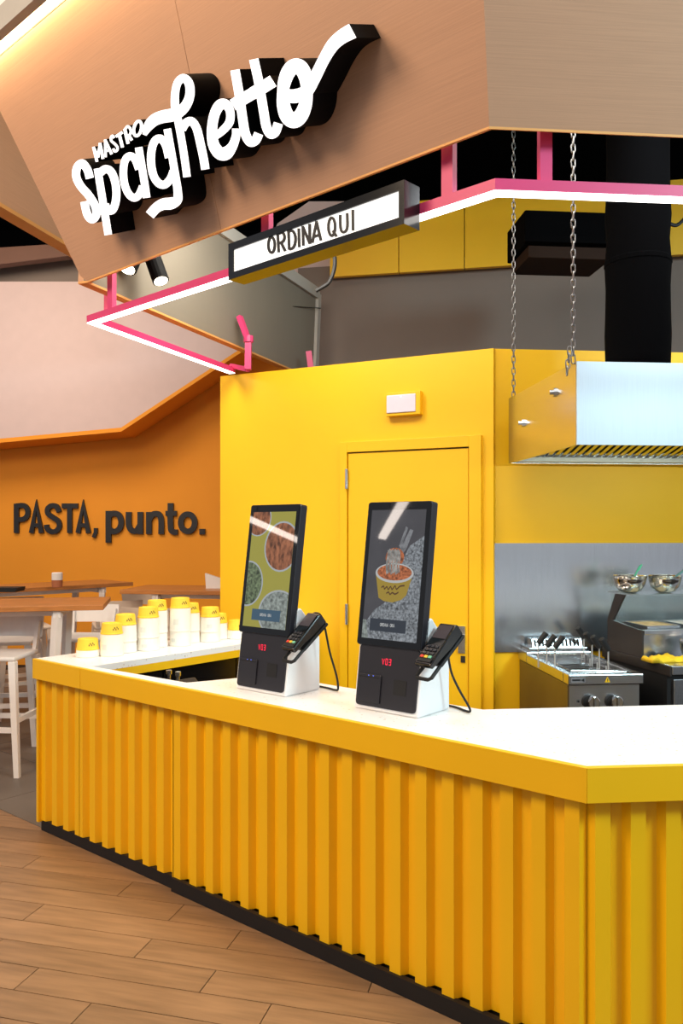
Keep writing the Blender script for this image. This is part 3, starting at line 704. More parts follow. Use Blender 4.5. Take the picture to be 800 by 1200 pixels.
        pic('screen_picture', el(.515, .51, .35, .076), 's_white'); pic('screen_picture', el(.515, .515, .315, .062), 's_food4')
        bf, bs = B(), B(); lay[0] += 3
        for i in range(9):
            x0_ = .36+.028*i; st = [(x0_+.02, .50+.008*(i % 3)), (x0_-.012*(i % 2), .57), (x0_+.012, .63), (x0_+.01*(4-i)*.4, .685+.01*(i % 2))]
            L, Rr = ribbon(st, .026); stroke_mesh(bf, bs, L, Rr, lambda x, y: R @ Vector((X0+x*LWs, -.0137-.00012*lay[0], Z0+y*LHs)), (0, .0001, 0))
        bs.free(); obj('screen_picture', bf, 's_noodle', sl)
        bf, bs = B(), B(); lay[0] += 3
        for st in ([(.30, .395), (.34, .405), (.36, .385), (.40, .402), (.43, .383), (.47, .405), (.50, .385), (.55, .412), (.58, .388), (.64, .412), (.72, .418)], [(.40, .352), (.44, .362), (.47, .346), (.51, .360), (.56, .350), (.62, .366)]):
            L, Rr = ribbon(st, .012); stroke_mesh(bf, bs, L, Rr, lambda x, y: R @ Vector((X0+x*LWs, -.0137-.00012*lay[0], Z0+y*LHs)), (0, .0001, 0))
        bs.free(); obj('screen_picture', bf, 's_print', sl)
        pic('screen_picture', [(.14, .06), (.14, .155), (.80, .155), (.80, .06)], 's_btn'); btn = (.47, .11)
    # caption on the button: ORDINA ORA
    caps = {'O': [[(0, .2), (0, .8), (.3, 1), (.6, .8), (.6, .2), (.3, 0), (0, .2)]], 'R': [[(0, 0), (0, 1), (.55, .9), (.55, .6), (0, .5), (.6, 0)]], 'D': [[(0, 0), (0, 1), (.4, .95), (.6, .5), (.4, .05), (0, 0)]],
            'I': [[(.1, 0), (.1, 1)]], 'N': [[(0, 0), (0, 1), (.6, 0), (.6, 1)]], 'A': [[(0, 0), (.3, 1), (.6, 0)], [(.12, .35), (.48, .35)]], ' ': []}
    bf, bs = B(), B(); x = 0; lay[0] += 3
    for ch in 'ORDINA ORA':
        for st in caps[ch]:
            L, Rr = ribbon(st, .22, False); stroke_mesh(bf, bs, L, Rr, lambda a, c: R @ Vector((X0+btn[0]*LWs-.034+(x+a)*.0085, -.0137-.00012*lay[0], Z0+btn[1]*LHs-.005+c*.011)), (0, .0001, 0))
        x += .85 if ch != 'I' else .4
    bs.free(); obj('button_caption', bf, 's_white', sl)
    # bracket for the card reader
    b = B(); bar(b, (w-.004, .11, .245), (w+.028, .11, .245), .035, .035); obj('reader_bracket', b, 'black', t)
    return t
def reader(base, label):
    """card terminal on a cradle at the kiosk's right side"""
    p = base + u*(KW/2+.056) + back*.045
    t = thing('card_reader', label, 'card reader', v3(p, HC+.262), UA - math.radians(10), 'card readers on the kiosks')
    R = Matrix.Rotation(math.radians(39), 4, 'X') @ Matrix.Rotation(math.radians(0), 4, 'Y')   # local: x width, y length (up), z out of the face
    def tb(bm): bmesh.ops.transform(bm, matrix=R, verts=bm.verts); return bm
    b = B(); prism(b, [(-.041, -.098, -.012), (-.041, -.098, .010), (-.041, -.02, .016), (-.041, .090, .026), (-.041, .098, .018), (-.041, .098, -.026), (-.041, .02, -.026)], (.082, 0, 0)); obj('body', tb(b), 'gloss_black', t, bevel=.006)
    b = B(); prism(b, [(-.032, .022, .0200), (.032, .022, .0200), (.032, .082, .0258), (-.032, .082, .0258)], (0, 0, .0012)); obj('reader_screen', tb(b), mat('reader_glass', (70, 62, 66), .1), t)
    for r in range(4):
        for c in range(3):
            b = B(); x = -.026+c*.019; y = -.022-r*.0165; z = .0128+(y+.1)*.04
            box(b, x, y, z, x+.014, y+.0105, z+.0035)
            m = 'kiosk_black' if r < 3 else ('red', 'key_y', 'key_g')[c]
            obj('key', tb(b), m, t)
    b = B(); box(b, -.033, -.088, .0075, .033, -.002, .0142); obj('keypad', tb(b), 'black', t)
    b = B(); box(b, -.043, -.06, -.040, .043, .098, -.027); obj('cradle', tb(b), 'black', t, bevel=.004)
    b = B(); tube(b, [(-.034, -.055, -.034), (-.036, -.118, -.034), (-.026, -.128, -.034), (.026, -.128, -.034), (.036, -.118, -.034), (.034, -.055, -.034)], .007, 8); obj('cradle_loop', tb(b), 'black', t)
    b = B(); tube(b, [(-.02, .05, -.030), (-.055, .05, -.058)], .018, 10); obj('pivot', tb(b), 'black', t)
    return t
kb = G(414, 829, HC) + u*(KW/2); ka = G(275.5, 806.5, HC) + u*(KW/2)
kiosk(ka, 'left ordering kiosk showing an olive screen of pasta bowls', 0)
kiosk(kb, 'right ordering kiosk showing a yellow pasta bowl on grey terrazzo', 1)
reader(ka, 'black card reader mounted on the left kiosk'); reader(kb, 'black card reader mounted on the right kiosk')
for base, lab in ((ka, 'black power cable looping from the card reader of the left kiosk'), (kb, 'black power cable looping from the card reader of the right kiosk')):
    b = B(); L3 = lambda x, y, z: v3(base + u*x + back*y, HC+z)
    if base is ka: pts = [L3(KW/2+.030, .110, .315), L3(KW/2+.042, .13, .335), L3(KW/2+.060, .15, .325), L3(KW/2+.066, .17, .27), L3(KW/2+.075, .19, .17), L3(KW/2+.095, .21, .07), L3(KW/2+.095, .22, .014), L3(KW/2+.075, .225, .006), L3(KW/2+.03, .235, .006), L3(KW/2-.03, .24, .006)]
    else: pts = [L3(KW/2+.050, .125, .230), L3(KW/2+.045, .14, .19), L3(KW/2+.050, .155, .14), L3(KW/2+.075, .17, .08), L3(KW/2+.10, .185, .03), L3(KW/2+.10, .195, .008), L3(KW/2+.07, .205, .006), L3(KW/2+.02, .23, .006), L3(KW/2-.03, .24, .006)]
    tube(b, catmull([tuple(p) for p in pts], 5), .0045, 7); tag(obj('power_cable', b, 'black', smooth=True), lab, 'cable')

# ------------------------------------------------------------------ door in the yellow wall
WN = Vector((wn.x, wn.y, 0)); WP = v3(wl, 0)
def wp_(px, py): 
    p = on_plane(px, py, WP, WN); return (p-WP).dot(Vector((wu.x, wu.y, 0))), p.z
door = struct(thing('door_1', 'yellow flush door in the yellow back wall', 'door', v3(wl, 0), math.atan2(wu.y, wu.x))); del door['category']
dx0, dz = wp_(409, 532); dx1, dz1 = wp_(550, 524.5); fx0, fz = wp_(400, 518); fx1, fz1 = wp_(565, 511)
dz = (dz+dz1)/2; fz = (fz+fz1)/2
def lx(x0, y0, z0, x1, y1, z1): b = B(); box(b, x0, y0, z0, x1, y1, z1); return b
obj('frame_post', lx(fx0, -.028, 0, dx0-.004, .01, fz), 'yellow_wall', door, bevel=.002)
obj('frame_post', lx(dx1+.004, -.028, 0, fx1, .01, fz), 'yellow_wall', door, bevel=.002)
obj('frame_head', lx(dx0-.004, -.028, dz+.006, dx1+.004, .01, fz), 'yellow_wall', door, bevel=.002)
obj('gap_seal', lx(dx0-.004, -.004, 0, dx1+.004, .01, dz+.006), 'black', door)
leaf = obj('door_leaf', lx(dx0+.002, -.018, .01, dx1-.002, .006, dz-.002), 'yellow_wall', door, bevel=.002)
for y0, y1 in ((550, 573), (707, 731)):
    hx, ha = wp_(408, y0); hx, hb_ = wp_(408, y1)
    b = B(); tube(b, [(dx0-.002, -.034, ha), (dx0-.002, -.034, hb_)], .010, 10); obj('hinge', b, 'steel', door)
hx, ha = wp_(538, 733); hx2, hb_ = wp_(545, 765)
hp = obj('handle_plate', lx(hx, -.026, hb_, hx2+.006, -.018, ha), 'steel', leaf)
b = B(); tube(b, [(hx+.03, -.02, ha-.06), (hx+.03, -.062, ha-.06), (hx-.07, -.062, ha-.06)], .009, 8); obj('handle', b, 'steel', leaf)
lx0, la = wp_(541, 768); lx1, lb_ = wp_(546, 776); obj('lock', lx(lx0, -.024, lb_, lx1, -.018, la), 'dark_steel', leaf)
# emergency light above the door
ex0, ez1 = wp_(456.5, 465); ex1, ez0 = wp_(490, 484)
em = thing('emergency_light', 'small white emergency light in a yellow housing above the door', 'light', v3(wl, 0), math.atan2(wu.y, wu.x))
obj('housing', lx(ex0-.006, -.045, ez0-.014, ex1+.030, 0, ez1+.016), 'yellow_wall', em, bevel=.004)
obj('lens', lx(ex0, -.052, ez0+.004, ex1, -.043, ez1), 'dim_lens', em, bevel=.003)
b = B(); tube(b, [((ex0+ex1)/2, -.054, ez1-.012), ((ex0+ex1)/2, -.051, ez1-.012)], .005, 8); obj('indicator', b, 'lightbox', em)

# ------------------------------------------------------------------ kitchen: splashback, hood, duct, chains
KA = E5
def KP(p): return p   # plan helper
sp0 = kw0 + e*ray_line(579, kw0-eb*.01, e)
spb = thing('splashback', 'brushed steel splashback sheet on the yellow kitchen wall', 'splashback', v3(sp0, 0), KA)
obj('sheet', lx(0, -.012, .86, 2.2, 0, 1.515), 'splash_steel', spb)
obj('edge_fold', lx(0, -.014, .86, .006, 0, 1.515), 'steel', spb)
HZ0, HZ1 = 1.985, 2.365
hf = G(675.5, 521, HZ0); hbk = G(593, 543, HZ0); hdir = (hbk-hf); HD = hdir.dot(eb)
HD = min(HD, (kw0-hf).dot(eb)-.01)
hood = thing('extractor_hood', 'stainless steel extractor hood hanging on chains over the cookers', 'hood', v3(hf, HZ0), KA)
HW, HH, T = 2.0, HZ1-HZ0, .012
obj('front_panel', lx(0, 0, 0, HW, T, HH), 'hood_steel', hood)
obj('side_panel', lx(0, T, 0, T, HD, HH), 'steel', hood)
obj('side_panel', lx(HW-T, T, 0, HW, HD, HH), 'steel', hood)
obj('top_panel', lx(T, T, HH-T, HW-T, HD-T, HH), 'steel', hood)
obj('back_panel', lx(T, HD-T, 0, HW-T, HD, HH), 'steel', hood)
obj('gutter', lx(T, HD-.09, 0.004, HW-T, HD-T, .03), 'shaded_steel', hood)
obj('gutter', lx(T, T, .004, HW-T, .05, .02), 'steel', hood)
nb = 46
for i in range(nb):                                 # baffle slats on a slope inside the hood
    x = .03+i*(HW-.06)/nb
    b = B(); bar(b, (x, .06, .26), (x+.0, HD-.10, .035), .024, .012); obj('baffle', b, 'mirror_steel', hood)
b = B(); prism(b, [(T, .05, .30), (HW-T, .05, .30), (HW-T, HD-.09, .06), (T, HD-.09, .06)], (0, 0, .004)); obj('filter_back', b, 'black', hood)
for y, z in ((.28, .285), (.78, .20)):
    b = B(); tube(b, [(-.030, y, z), (.0, y, z)], .012, 8); tube(b, [(-.012, y, z), (0, y, z)], .022, 8); obj('bolt', b, 'steel', hood)
hl = area('hood_fill', v3(hf+e*.9+eb*.10, HZ0+.03), v3(hf+e*.9+eb*(HD+.1), 1.35), 1.5, .05, 6, (.85, 1, .86))  # fill light added to brighten the wall below the hood, no fixture built
# chains
def chain(top, bottom, label, tail=0):
    b = B(); L = (top-bottom).length; n = int(L/.034); 
    for i in range(n):
        c = bottom + (top-bottom)*((i+.5)/n); pts = []
        for k in range(10):
            a = 2*math.pi*k/10; x = .0095*math.cos(a); z = .0145*math.sin(a)+(.008 if math.sin(a) > 0 else -.008)
            pts.append(c+(Vector((x, 0, z)) if i % 2 == 0 else Vector((0, x, z))))
        tube(b, pts, .0032, 5, closed=True)
    for i in range(tail):
        c = bottom + Vector((-.02-.004*i, -.012, .05-i*.030)); pts = []
        for k in range(10):
            a = 2*math.pi*k/10; x = .0095*math.cos(a); z = .0145*math.sin(a)+(.008 if math.sin(a) > 0 else -.008)
            pts.append(c+(Vector((x, 0, z)) if i % 2 == 0 else Vector((0, x, z))))
        tube(b, pts, .0032, 5, closed=True)
    return tag(obj('chain', b, 'chain', smooth=True), label, 'chain')
hc_b = v3(hf+eb*(HD-.03)+e*.02, HZ1+.0); hc_f = v3(hf+eb*.03-e*.005, HZ1)
chain(v3(hc_b, ZT+.41), hc_b, 'steel chain holding the rear left corner of the hood')
chain(v3(hc_f, ZT+.41), hc_f, 'steel chain with a loose tail holding the front left corner of the hood', 4)
# black duct
dc = hf + eb*.50 + e*.28
dd = (dc.y); xl, xr = (711-CX)/F*dd, (783-CX)/F*dd
duct = thing('exhaust_duct', 'wide black wrapped exhaust duct rising from the hood', 'duct', v3(Vector(((xl+xr)/2, dd)), HZ1), 0)
b = B(); rr = (xr-xl)/2; prof = [(rr*.98, 0)]; z = .0
for k in range(1, 16): prof.append((rr*(1+random.uniform(-.03, .035)), k*.122))
lathe(b, prof, 20); obj('sleeve', b, 'void', duct, smooth=True)
b = B(); lathe(b, [(rr*1.03, .60), (rr*1.05, .605), (rr*1.05, .625), (rr*1.03, .63)], 20); obj('clamp', b, 'void', duct)
# dark ceiling unit beside the duct
ap = at_depth(615, 300, 5.2)
au = thing('ceiling_unit', 'black air conditioning unit under the ceiling left of the duct', 'air conditioner', (ap.x, 5.2, at_depth(0, 300, 5.2).z), E5)
obj('body', lx(0, 0, .08, .62, .4, .30), 'void', au, bevel=.01)
obj('lower_tray', lx(.03, .02, -.0, .58, .38, .075), mat('dark_brown_tray', (40, 26, 18), .7, spec=.1), au)
obj('flap', lx(-.01, -.03, .085, .60, -.0, .13), 'void', au)
b = B(); pts = [at_depth(x, y, 5.4) for x, y in ((784, 262), (792, 264), (800, 258), (815, 240))]; tube(b, catmull([tuple(p) for p in pts], 5), .012, 6); tag(obj('ceiling_cable', b, 'black'), 'black cable hanging right of the exhaust duct', 'cable')
b = B(); pts = [at_depth(x, y, 4.6) for x, y in ((391, 292), (392, 312), (386, 330), (377, 337), (370, 341))]; tube(b, catmull([tuple(p) for p in pts], 5), .012, 6); tag(obj('ceiling_cable', b, 'black'), 'black cable dangling behind the lightbox sign', 'cable')
# spotlights inside the canopy
def spot(p, d, label, r=.045):
    t = thing('spotlight', label, 'spotlight', p, 0, 'spotlights inside the canopy'); d = Vector(d).normalized()
    b = B(); tube(b, [Vector((0, 0, 0))-d*.085, d*.085], r, 16); obj('barrel', b, 'sign_black', t, smooth=False)
    b = B(); tube(b, [d*.084, d*.088], r*.8, 16); obj('bulb', b, 'bulb', t)
    b = B(); bar(b, (0, 0, .0), (-.02, .05, .30), .03, .03); obj('arm', b, 'black', t)
    return t
sq = at_depth(183, 314, 4.35); spot(sq, (.35, -.25, -.9), 'black cylinder spotlight tilted down inside the canopy')
sq = at_depth(155, 301, 4.30); spot(sq, (-.2, -.45, -.9), 'spotlight with glowing bulb half hidden by the fascia edge', .05)
sl_ = bpy.data.lights.new('spot_wash', 'SPOT'); sl_.energy = 14; sl_.spot_size = 1.3; sl_.color = (1, .86, .62); sl_.shadow_soft_size = .04
so = bpy.data.objects.new('spot_wash', sl_); COL.objects.link(so); so.location = at_depth(152, 309, 4.30); so.rotation_euler = Vector((-.35, .75, -.45)).to_track_quat('-Z', 'Y').to_euler()

# ------------------------------------------------------------------ pasta cooker
fz_ = .872; f0 = G(666, 791, fz_); FD = (kw0-f0).dot(eb)-.02; FWd = .388
ck = thing('pasta_cooker', 'stainless steel pasta cooker with two round knobs below the splashback', 'cooker', v3(f0, 0), KA)
obj('body', lx(.008, .03, .05, FWd-.008, FD, fz_-.055), 'shaded_steel', ck, bevel=.003)
b = B(); box(b, 0, 0, fz_-.05, FWd, .075, fz_); box(b, 0, .075, fz_-.05, .035, FD-.16, fz_); box(b, FWd-.035, .075, fz_-.05, FWd, FD-.16, fz_); box(b, 0, FD-.16, fz_-.05, FWd, FD, fz_+.012); obj('top', b, 'steel', ck, bevel=.004)
obj('well', lx(.035, .075, fz_-.05, FWd-.035, FD-.16, fz_-.042), 'mirror_steel', ck)
b = B(); tube(b, [(.05, .09, fz_+.003), (FWd-.05, .09, fz_+.003), (FWd-.05, FD-.18, fz_+.003), (.05, FD-.18, fz_+.003)], .004, 6, closed=True); obj('rim', b, 'mirror_steel', ck)
obj('rear_step', lx(.02, FD-.15, fz_+.012, FWd-.02, FD-.01, fz_+.035), 'steel', ck, bevel=.003)
b = B(); prism(b, [(.05, FD-.12, fz_+.035), (.05, FD-.10, fz_+.080), (.05, FD-.02, fz_+.080), (.05, FD-.02, fz_+.035)], (.30, 0, 0)); vt = obj('flue', b, 'steel', ck)
for i in range(12):
    x = .062+i*.0237
    b = B(); prism(b, [(x, FD-.1225, fz_+.040), (x, FD-.1045, fz_+.078), (x, FD-.06, fz_+.0812), (x, FD-.06, fz_+.07)], (.011, 0, 0)); obj('slot', b, 'black', vt)
for i in range(8):
    b = B(); bar(b, (.05, .16+i*.045, fz_-.03), (FWd-.05, .16+i*.045, fz_-.03), .006, .006); obj('grid_bar', b, 'dark_steel', ck)
obj('control_panel', lx(.012, .022, .55, FWd-.012, .034, fz_-.058), 'steel', ck)
for x in (.125, .245):
    b = B(); tube(b, [(x, -.022, .735), (x, .022, .735)], .031, 20); k_ = obj('knob', b, 'mirror_steel', ck, bevel=.004)
    b = B(); box(b, x-.004, -.032, .710, x+.004, -.02, .760); obj('grip', b, 'steel', k_)
    b = B(); tube(b, [(x-.012, .006, .732), (x-.012, .022, .732)], .034, 20); obj('knob_ring', b, 'black', k_)
b = B(); tube(b, [(.058, .016, .735), (.058, .023, .735)], .006, 10); obj('indicator', b, 'black', ck)
obj('name_plate', lx(.012, -.002, fz_-.040, .085, .001, fz_-.014), mat('name_plate', (150, 150, 156), .4, .4), ck)
obj('plate_mark', lx(.018, -.003, fz_-.030, .060, -.001, fz_-.022), 'black', ck)
b = B(); prism(b, [(.062, -.003, fz_-.027), (.080, -.003, fz_-.018), (.080, -.003, fz_-.036)], (0, .002, 0)); obj('plate_mark', b, 'black', ck)
b = B(); prism(b, [(.186, -.002, fz_-.040), (.214, -.002, fz_-.040), (.200, -.002, fz_-.012)], (0, .002, 0)); wtri = obj('warning_triangle', b, 'warn', ck)
b = B(); box(b, .1985, -.003, fz_-.035, .2015, -.001, fz_-.021); obj('warning_mark', b, 'black', wtri)
ckm = Matrix.Translation(v3(f0, 0)) @ Matrix.Rotation(KA, 4, 'Z')
posts = [(630.5, 778, 1), (640.5, 782, 1), (650, 783.5, 1), (684, 770, -1), (693.5, 778, -1), (702, 783, -1), (712.5, 787, -1)]
NB = ['rear', 'middle', 'front', 'rearmost', 'second from rear', 'third from rear', 'frontmost']
for i, (px, py, sd_) in enumerate(posts):
    p = G(px, py, fz_-.02); side = 'left' if sd_ > 0 else 'right'
    t = thing('pasta_basket', f'wire pasta basket with black handle, {NB[i]} of the {side} row in the cooker', 'basket', v3(p, fz_-.02), KA, 'pasta baskets hanging in the cooker')
    b = B(); tube(b, [(0, 0, -.02), (0, 0, .115), (sd_*.006, 0, .125)], .0038, 6); tube(b, [(.012*sd_, .0, -.02), (.012*sd_, 0, .03)], .003, 6); obj('wire_handle', b, 'wire', t)
    b = B(); a = Vector((-.002*sd_, 0, .112)); d = Vector((.045*sd_, -.01, .062)); tube(b, [a, a+d*.08, a+d*.9, a+d], .017, 10); obj('grip', b, 'black', t, bevel=.005)
    b = B(); bx = .03*sd_
    for zz in (-.012, -.004): tube(b, [(bx-.022, -.024, zz), (bx+.022, -.024, zz), (bx+.022, .024, zz), (bx-.022, .024, zz)], .002, 5, closed=True)
    obj('basket_rim', b, 'steel', t)

# ------------------------------------------------------------------ prep counter with glass shelf on the right
UR = math.radians(12); uz = .905
u0 = G(787.5, 781, uz)
pc = thing('prep_counter', 'dark sided prep counter with glass shelf at the right edge', 'counter', v3(u0, 0), UR)
UD = .66; UW = 1.1
obj('worktop', lx(0, 0, uz-.045, UW, UD, uz), 'steel', pc, bevel=.004)
obj('worktop_end', lx(-.012, .002, uz-.052, 0, UD, uz+.001), 'dark_steel', pc, bevel=.003)
obj('carcass', lx(-.006, .035, .05, UW, UD-.02, uz-.053), 'black', pc)
obj('front_panel', lx(.02, .015, .70, UW, .034, uz-.07), 'steel', pc, bevel=.004)
obj('front_panel', lx(.02, .015, .12, UW, .034, .69), 'steel', pc, bevel=.004)
b = B(); prism(b, [(0, .27, uz+.001), (0, .62, uz+.001), (0, .62, 1.08), (0, .27, 1.052)], (.012, 0, 0)); obj('side_panel', b, 'dark_steel', pc)
obj('hood_front', lx(.012, .275, uz+.002, UW, .290, 1.030), 'steel', pc)
obj('front_rail', lx(.012, .26, 1.030, UW, .285, 1.056), 'steel', pc, bevel=.003)
obj('tray_deck', lx(.012, .286, 1.032, UW, .60, 1.040), 'steel', pc)
b = B(); prism(b, [(0, .56, 1.078), (0, .62, 1.078), (0, .535, 1.232), (0, .44, 1.232)], (.012, 0, 0)); obj('bracket', b, 'dark_steel', pc)
obj('shelf', lx(.004, .36, 1.232, UW, .62, 1.240), 'glass', pc)
obj('sneeze_glass', lx(.016, .600, 1.06, UW, .606, 1.228), 'glass', pc)
um = Matrix.Translation(v3(u0, 0)) @ Matrix.Rotation(UR, 4, 'Z')
for i, (x0, rgb) in enumerate(((.06, (200, 170, 120)), (.30, (216, 206, 196)), (.54, (150, 90, 50)))):
    t = thing('food_tray', ('steel food tray nearest the shelf bracket', 'steel food tray with pale contents under the glass shelf', 'steel food tray with brown contents under the glass shelf')[i], 'tray', um @ Vector((x0, .31, 1.041)), UR, 'food trays in the prep counter')
    b = B(); box(b, 0, 0, 0, .2, .25, .006); box(b, 0, 0, .006, .2, .008, .03); box(b, 0, .242, .006, .2, .25, .03); box(b, 0, .008, .006, .008, .242, .03); box(b, .192, .008, .006, .2, .242, .03); obj('pan', b, 'steel', t)
    b = B(); box(b, .009, .009, .007, .191, .241, .024); obj('contents', b, mat('tray_food', rgb, .8, noise=.4, nscale=60, bump=.4), t)
def bowl(p, r, h, label, group):
    t = thing('mixing_bowl', label, 'bowl', p, 0, group)
    pr_ = [(r*.35, 0), (r*.62, h*.10), (r*.84, h*.36), (r*.96, h*.72), (r, h*.98), (r*1.05, h), (r*1.04, h*.985), (r*.97, h*.95), (r*.93, h*.72), (r*.81, h*.38), (r*.6, h*.14), (r*.3, h*.05)]
    b = B(); lathe(b, pr_, 32); obj('bowl_wall', b, 'mirror_steel', t, smooth=True); return t
bp = um @ Vector((.095, .485, 1.2405)); bq = um @ Vector((.285, .475, 1.2405))
b1 = at_depth(737.5, 699.5, bp.y); bp = Vector((b1.x, bp.y, 1.2405)); b2 = at_depth(778.5, 699.5, bp.y+.01); bq = Vector((b2.x, bp.y+.01, 1.2405))
g_ = 'steel bowls by the prep counter'
bowl(bp, .094, .098, 'left steel mixing bowl on the glass shelf', g_); bowl(bq, .092, .096, 'right steel mixing bowl on the glass shelf', g_)
b = B(); bar(b, bp+Vector((.02, .02, .06)), bp+Vector((.065, .02, .150)), .012, .006); bar(b, bp+Vector((.058, .02, .125)), bp+Vector((.075, .02, .158)), .018, .005); tag(obj('serving_spoon', b, 'green'), 'pale green spatula handle in the left bowl', 'utensil')
b = B(); bar(b, bq+Vector((.02, .0, .055)), bq+Vector((.12, .0, .135)), .016, .008); tag(obj('serving_spoon', b, mat('teal_plastic', (70, 120, 120), .5), ), 'dark teal spoon handle in the right bowl', 'utensil')
bowl(um @ Vector((.235, .14, uz+.001)), .085, .105, 'steel mixing bowl on the prep counter worktop at the frame edge', g_)
# yellow cloth
b = B(); ctr = um @ Vector((.03, .17, uz+.002)); nx, ny = 12, 5; vs = []
for j in range(ny+1):
    for i in range(nx+1):
        x = (i/nx-.5)*.19; y = (j/ny-.5)*.10; z = .012+.012*math.sin(i*1.1+j*.7)+.008*math.cos(j*1.7+i*.4)+.008*(1-abs(i/nx-.35))
        vs.append(b.verts.new((x, y, max(z, .002))))
lowr = [b.verts.new((v.co.x*.98, v.co.y*.98, .0)) for v in vs]
for j in range(ny):
    for i in range(nx):
        k = j*(nx+1)+i; b.faces.new((vs[k], vs[k+1], vs[k+nx+2], vs[k+nx+1])); b.faces.new((lowr[k], lowr[k+nx+1], lowr[k+nx+2], lowr[k+1]))
for i in range(nx): b.faces.new((vs[i], lowr[i], lowr[i+1], vs[i+1])); k = ny*(nx+1)+i; b.faces.new((vs[k], vs[k+1], lowr[k+1], lowr[k]))
for j in range(ny): k = j*(nx+1); b.faces.new((vs[k], vs[k+nx+1], lowr[k+nx+1], lowr[k])); k += nx; b.faces.new((vs[k], lowr[k], lowr[k+nx+1], vs[k+nx+1]))
o = tag(obj('cloth', b, 'cloth', smooth=True), 'crumpled yellow cloth on the prep counter worktop', 'cloth'); o.location = um @ Vector((.045, .15, uz+.001)); o.rotation_euler = (0, 0, UR)
b = B(); lathe(b, [(.018, 0), (.026, .008), (.026, .018), (.016, .028)], 14); 
o = tag(obj('knob_lid', b, 'black'), 'small black lid behind the yellow cloth', 'lid'); o.location = um @ Vector((.085, .235, uz+.001))

# ------------------------------------------------------------------ seating area
def stool(loc, rz, label, m='stool_white', hs=.77):
    t = thing('bar_stool', label, 'stool', loc, rz, 'bar stools in the seating area')
    b = B(); w = .20
    prism(b, [(-w, -.19, hs-.03), (w, -.19, hs-.03), (w*.95, .19, hs-.03), (-w*.95, .19, hs-.03)], (0, 0, .03)); obj('seat', b, m, t, bevel=.012)
    for sx in (-1, 1):
        for sy in (-1, 1):
            b = B(); hexa(b, [(sx*.235-.018, sy*.225-.018, 0), (sx*.235+.018, sy*.225-.018, 0), (sx*.235+.018, sy*.225+.018, 0), (sx*.235-.018, sy*.225+.018, 0)],
                          [(sx*.175-.024, sy*.165-.024, hs-.03), (sx*.175+.024, sy*.165-.024, hs-.03), (sx*.175+.024, sy*.165+.024, hs-.03), (sx*.175-.024, sy*.165+.024, hs-.03)]); obj('leg', b, m, t, bevel=.005)
    for p, q, z in (((-.21, -.20), (.21, -.20), .30), ((-.21, .20), (.21, .20), .30), ((-.21, -.20), (-.21, .20), .36), ((.21, -.20), (.21, .20), .36)):
        b = B(); bar(b, (*p, z), (*q, z), .028, .032); obj('stretcher', b, m, t)
    for sx in (-1, 1):
        b = B(); bar(b, (sx*.165, .175, hs-.01), (sx*.175, .215, hs+.19), .03, .022); obj('back_post', b, m, t)
    b = B(); n = 8; F_ = []; K_ = []
    for k in range(n+1):
        x = -.20+.40*k/n; y = .205-.035*(1-(2*k/n-1)**2)*-1; F_.append((x, y, hs+.08)); K_.append((x, y+.03, hs+.22))
    for k in range(n):
        a, c = F_[k], F_[k+1]; d, e_ = K_[k], K_[k+1]
        q = [Vector(p) for p in (a, c, e_, d)]; prism(b, q, (0, .014, 0))
    bmesh.ops.remove_doubles(b, verts=b.verts, dist=.0005); obj('backrest', b, m, t)
    return t
def high_table(x0, x1, y0_, y1_, rz, org_, label, legs=True, h=1.09):
    t = thing('high_table', label, 'table', (org_[0], org_[1], 0), rz, 'high tables in the seating area')
    b = B(); box(b, x0, y0_, h-.035, x1, y1_, h); obj('tabletop', b, 'table_wood', t, bevel=.003)
    for xx in ((x0+.30, x1-.30)):
        b = B(); yA, yB = y0_+.05, y1_-.05
        bar(b, (xx-.05, yA-.06, 0), (xx, yA, h-.055), .05, .05); obj('leg', b, 'stool_white', t)
        b = B(); bar(b, (xx-.05, yB+.06, 0), (xx, yB, h-.055), .05, .05); obj('leg', b, 'stool_white', t)
        b = B(); bar(b, (xx, yA-.025, h-.06), (xx, yB+.025, h-.06), .05, .05); obj('leg_rail', b, 'stool_white', t)
    b = B(); box(b, x0+.3, y0_+.10, h-.075, x1-.3, y0_+.14, h-.036); obj('apron_rail', b, 'stool_white', t)
    return t
high_table(-2.2, 0, 0, .68, math.radians(12), (-1.60, 5.42), 'nearest high wooden table on white splayed legs left of the counter')
high_table(-2.1, 0, 0, .60, math.radians(46), (-2.00, 7.75), 'high wooden table carrying the small canister')
high_table(-.1, 1.5, -.3, .32, math.radians(-8), (-1.72, 7.05), 'high wooden table behind the stacks of paper tubs')
stool((-2.30, 5.42, 0), math.radians(-4), 'white bar stool nearest the counter at the left frame edge')
stool((-2.52, 6.12, 0), math.radians(8), 'white bar stool with curved back tucked behind the nearest table at left')
stool((-2.02, 6.30, 0), math.radians(-6), 'white bar stool seen through the nearest table leg')
stool((-1.98, 7.1, 0), math.radians(200), 'beige bar stool right of the nearest table end', 'beige')
stool((-1.46, 6.48, 0), math.radians(165), 'beige bar stool behind the middle of the tub stacks', 'beige')
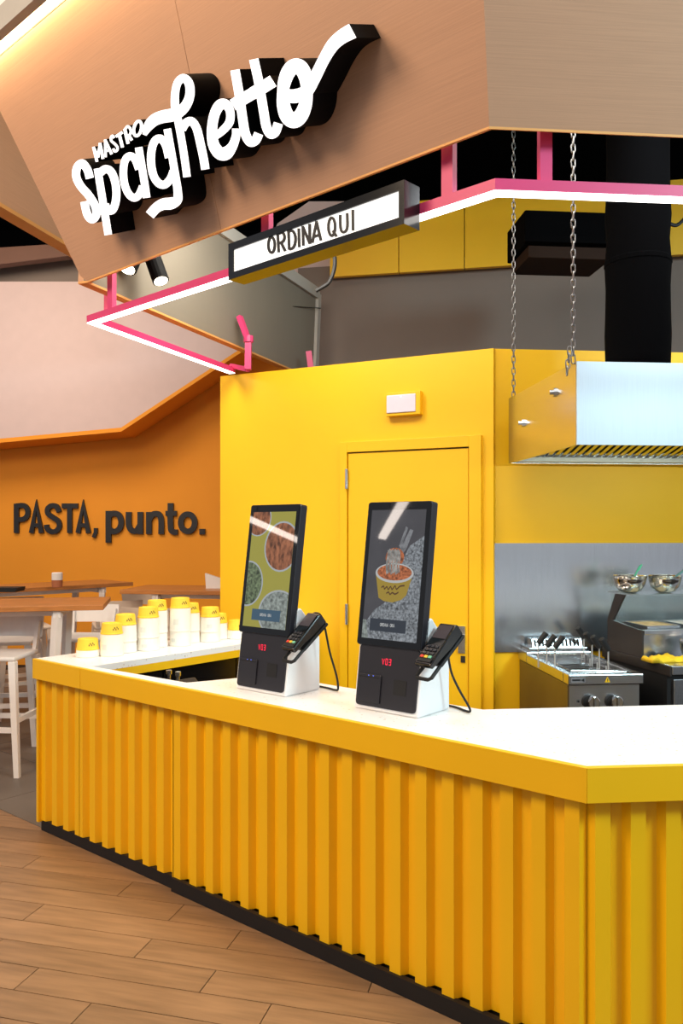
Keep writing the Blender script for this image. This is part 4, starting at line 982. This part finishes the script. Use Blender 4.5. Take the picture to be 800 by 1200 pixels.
stool((-1.95, 8.3, 0), math.radians(160), 'beige bar stool beside the far orange wall', 'beige')
stool((-2.75, 7.0, 0), math.radians(30), 'beige bar stool in the back left of the seating area', 'beige')
cp = at_depth(67, 684, 7.05)
cn = thing('canister', 'small white canister with terracotta base on the far high table', 'canister', (cp.x, 7.05, 1.0905))
b = B(); lathe(b, [(.042, 0), (.045, .004), (.046, .065)], 20); obj('base', b, 'terracotta', cn)
b = B(); lathe(b, [(.046, .065), (.046, .125), (.042, .13)], 20); obj('cup', b, 'stool_white', cn)
p = at_depth(6, 679, 6.55); b = B(); box(b, -.14, -.1, 0, .1, .1, .016); box(b, -.12, -.09, .016, .11, .09, .034); o = tag(obj('menu_folder', b, 'black'), 'dark menu folders lying on the far table at the left edge', 'menu'); o.location = (p.x, 6.6, 1.091)
p = at_depth(249, 684, 6.75); b = B(); prism(b, [(-.08, 0, 0), (.09, 0, 0), (.09, 0, .10), (.03, 0, .09), (-.09, 0, .13)], (0, .06, 0)); o = tag(obj('napkin_holder', b, 'white'), 'white paper napkins on the table beside the yellow wall', 'napkins'); o.location = (p.x, 6.9, 1.091)

# ------------------------------------------------------------------ linear pendant lamps of the hall, seen mirrored in the kiosk screens
for p, q, w, lab in (((-8.0, 3.25, 3.2), (-8.95, 2.3, 3.2), .13, 'linear pendant lamp hanging far left in the hall'), ((-5.2, 1.76, 3.2), (-7.4, 1.46, 3.2), .10, 'linear pendant lamp hanging left of the camera in the hall')):
    p, q = Vector(p), Vector(q); t = thing('pendant_lamp', lab, 'lamp', (p+q)/2, 0, 'linear pendant lamps of the hall'); d = (q-p)/2
    b = B(); bar(b, -d, d, w, .05); obj('diffuser', b, 'pendant', t)
    b = B(); bar(b, -d+Vector((0, 0, .04)), d+Vector((0, 0, .04)), w+.02, .03); obj('housing', b, 'black', t)
    for k in (-.7, .7):
        b = B(); tube(b, [d*k+Vector((0, 0, .05)), d*k+Vector((0, 0, 2.4))], .006, 6); obj('cable', b, 'black', t)
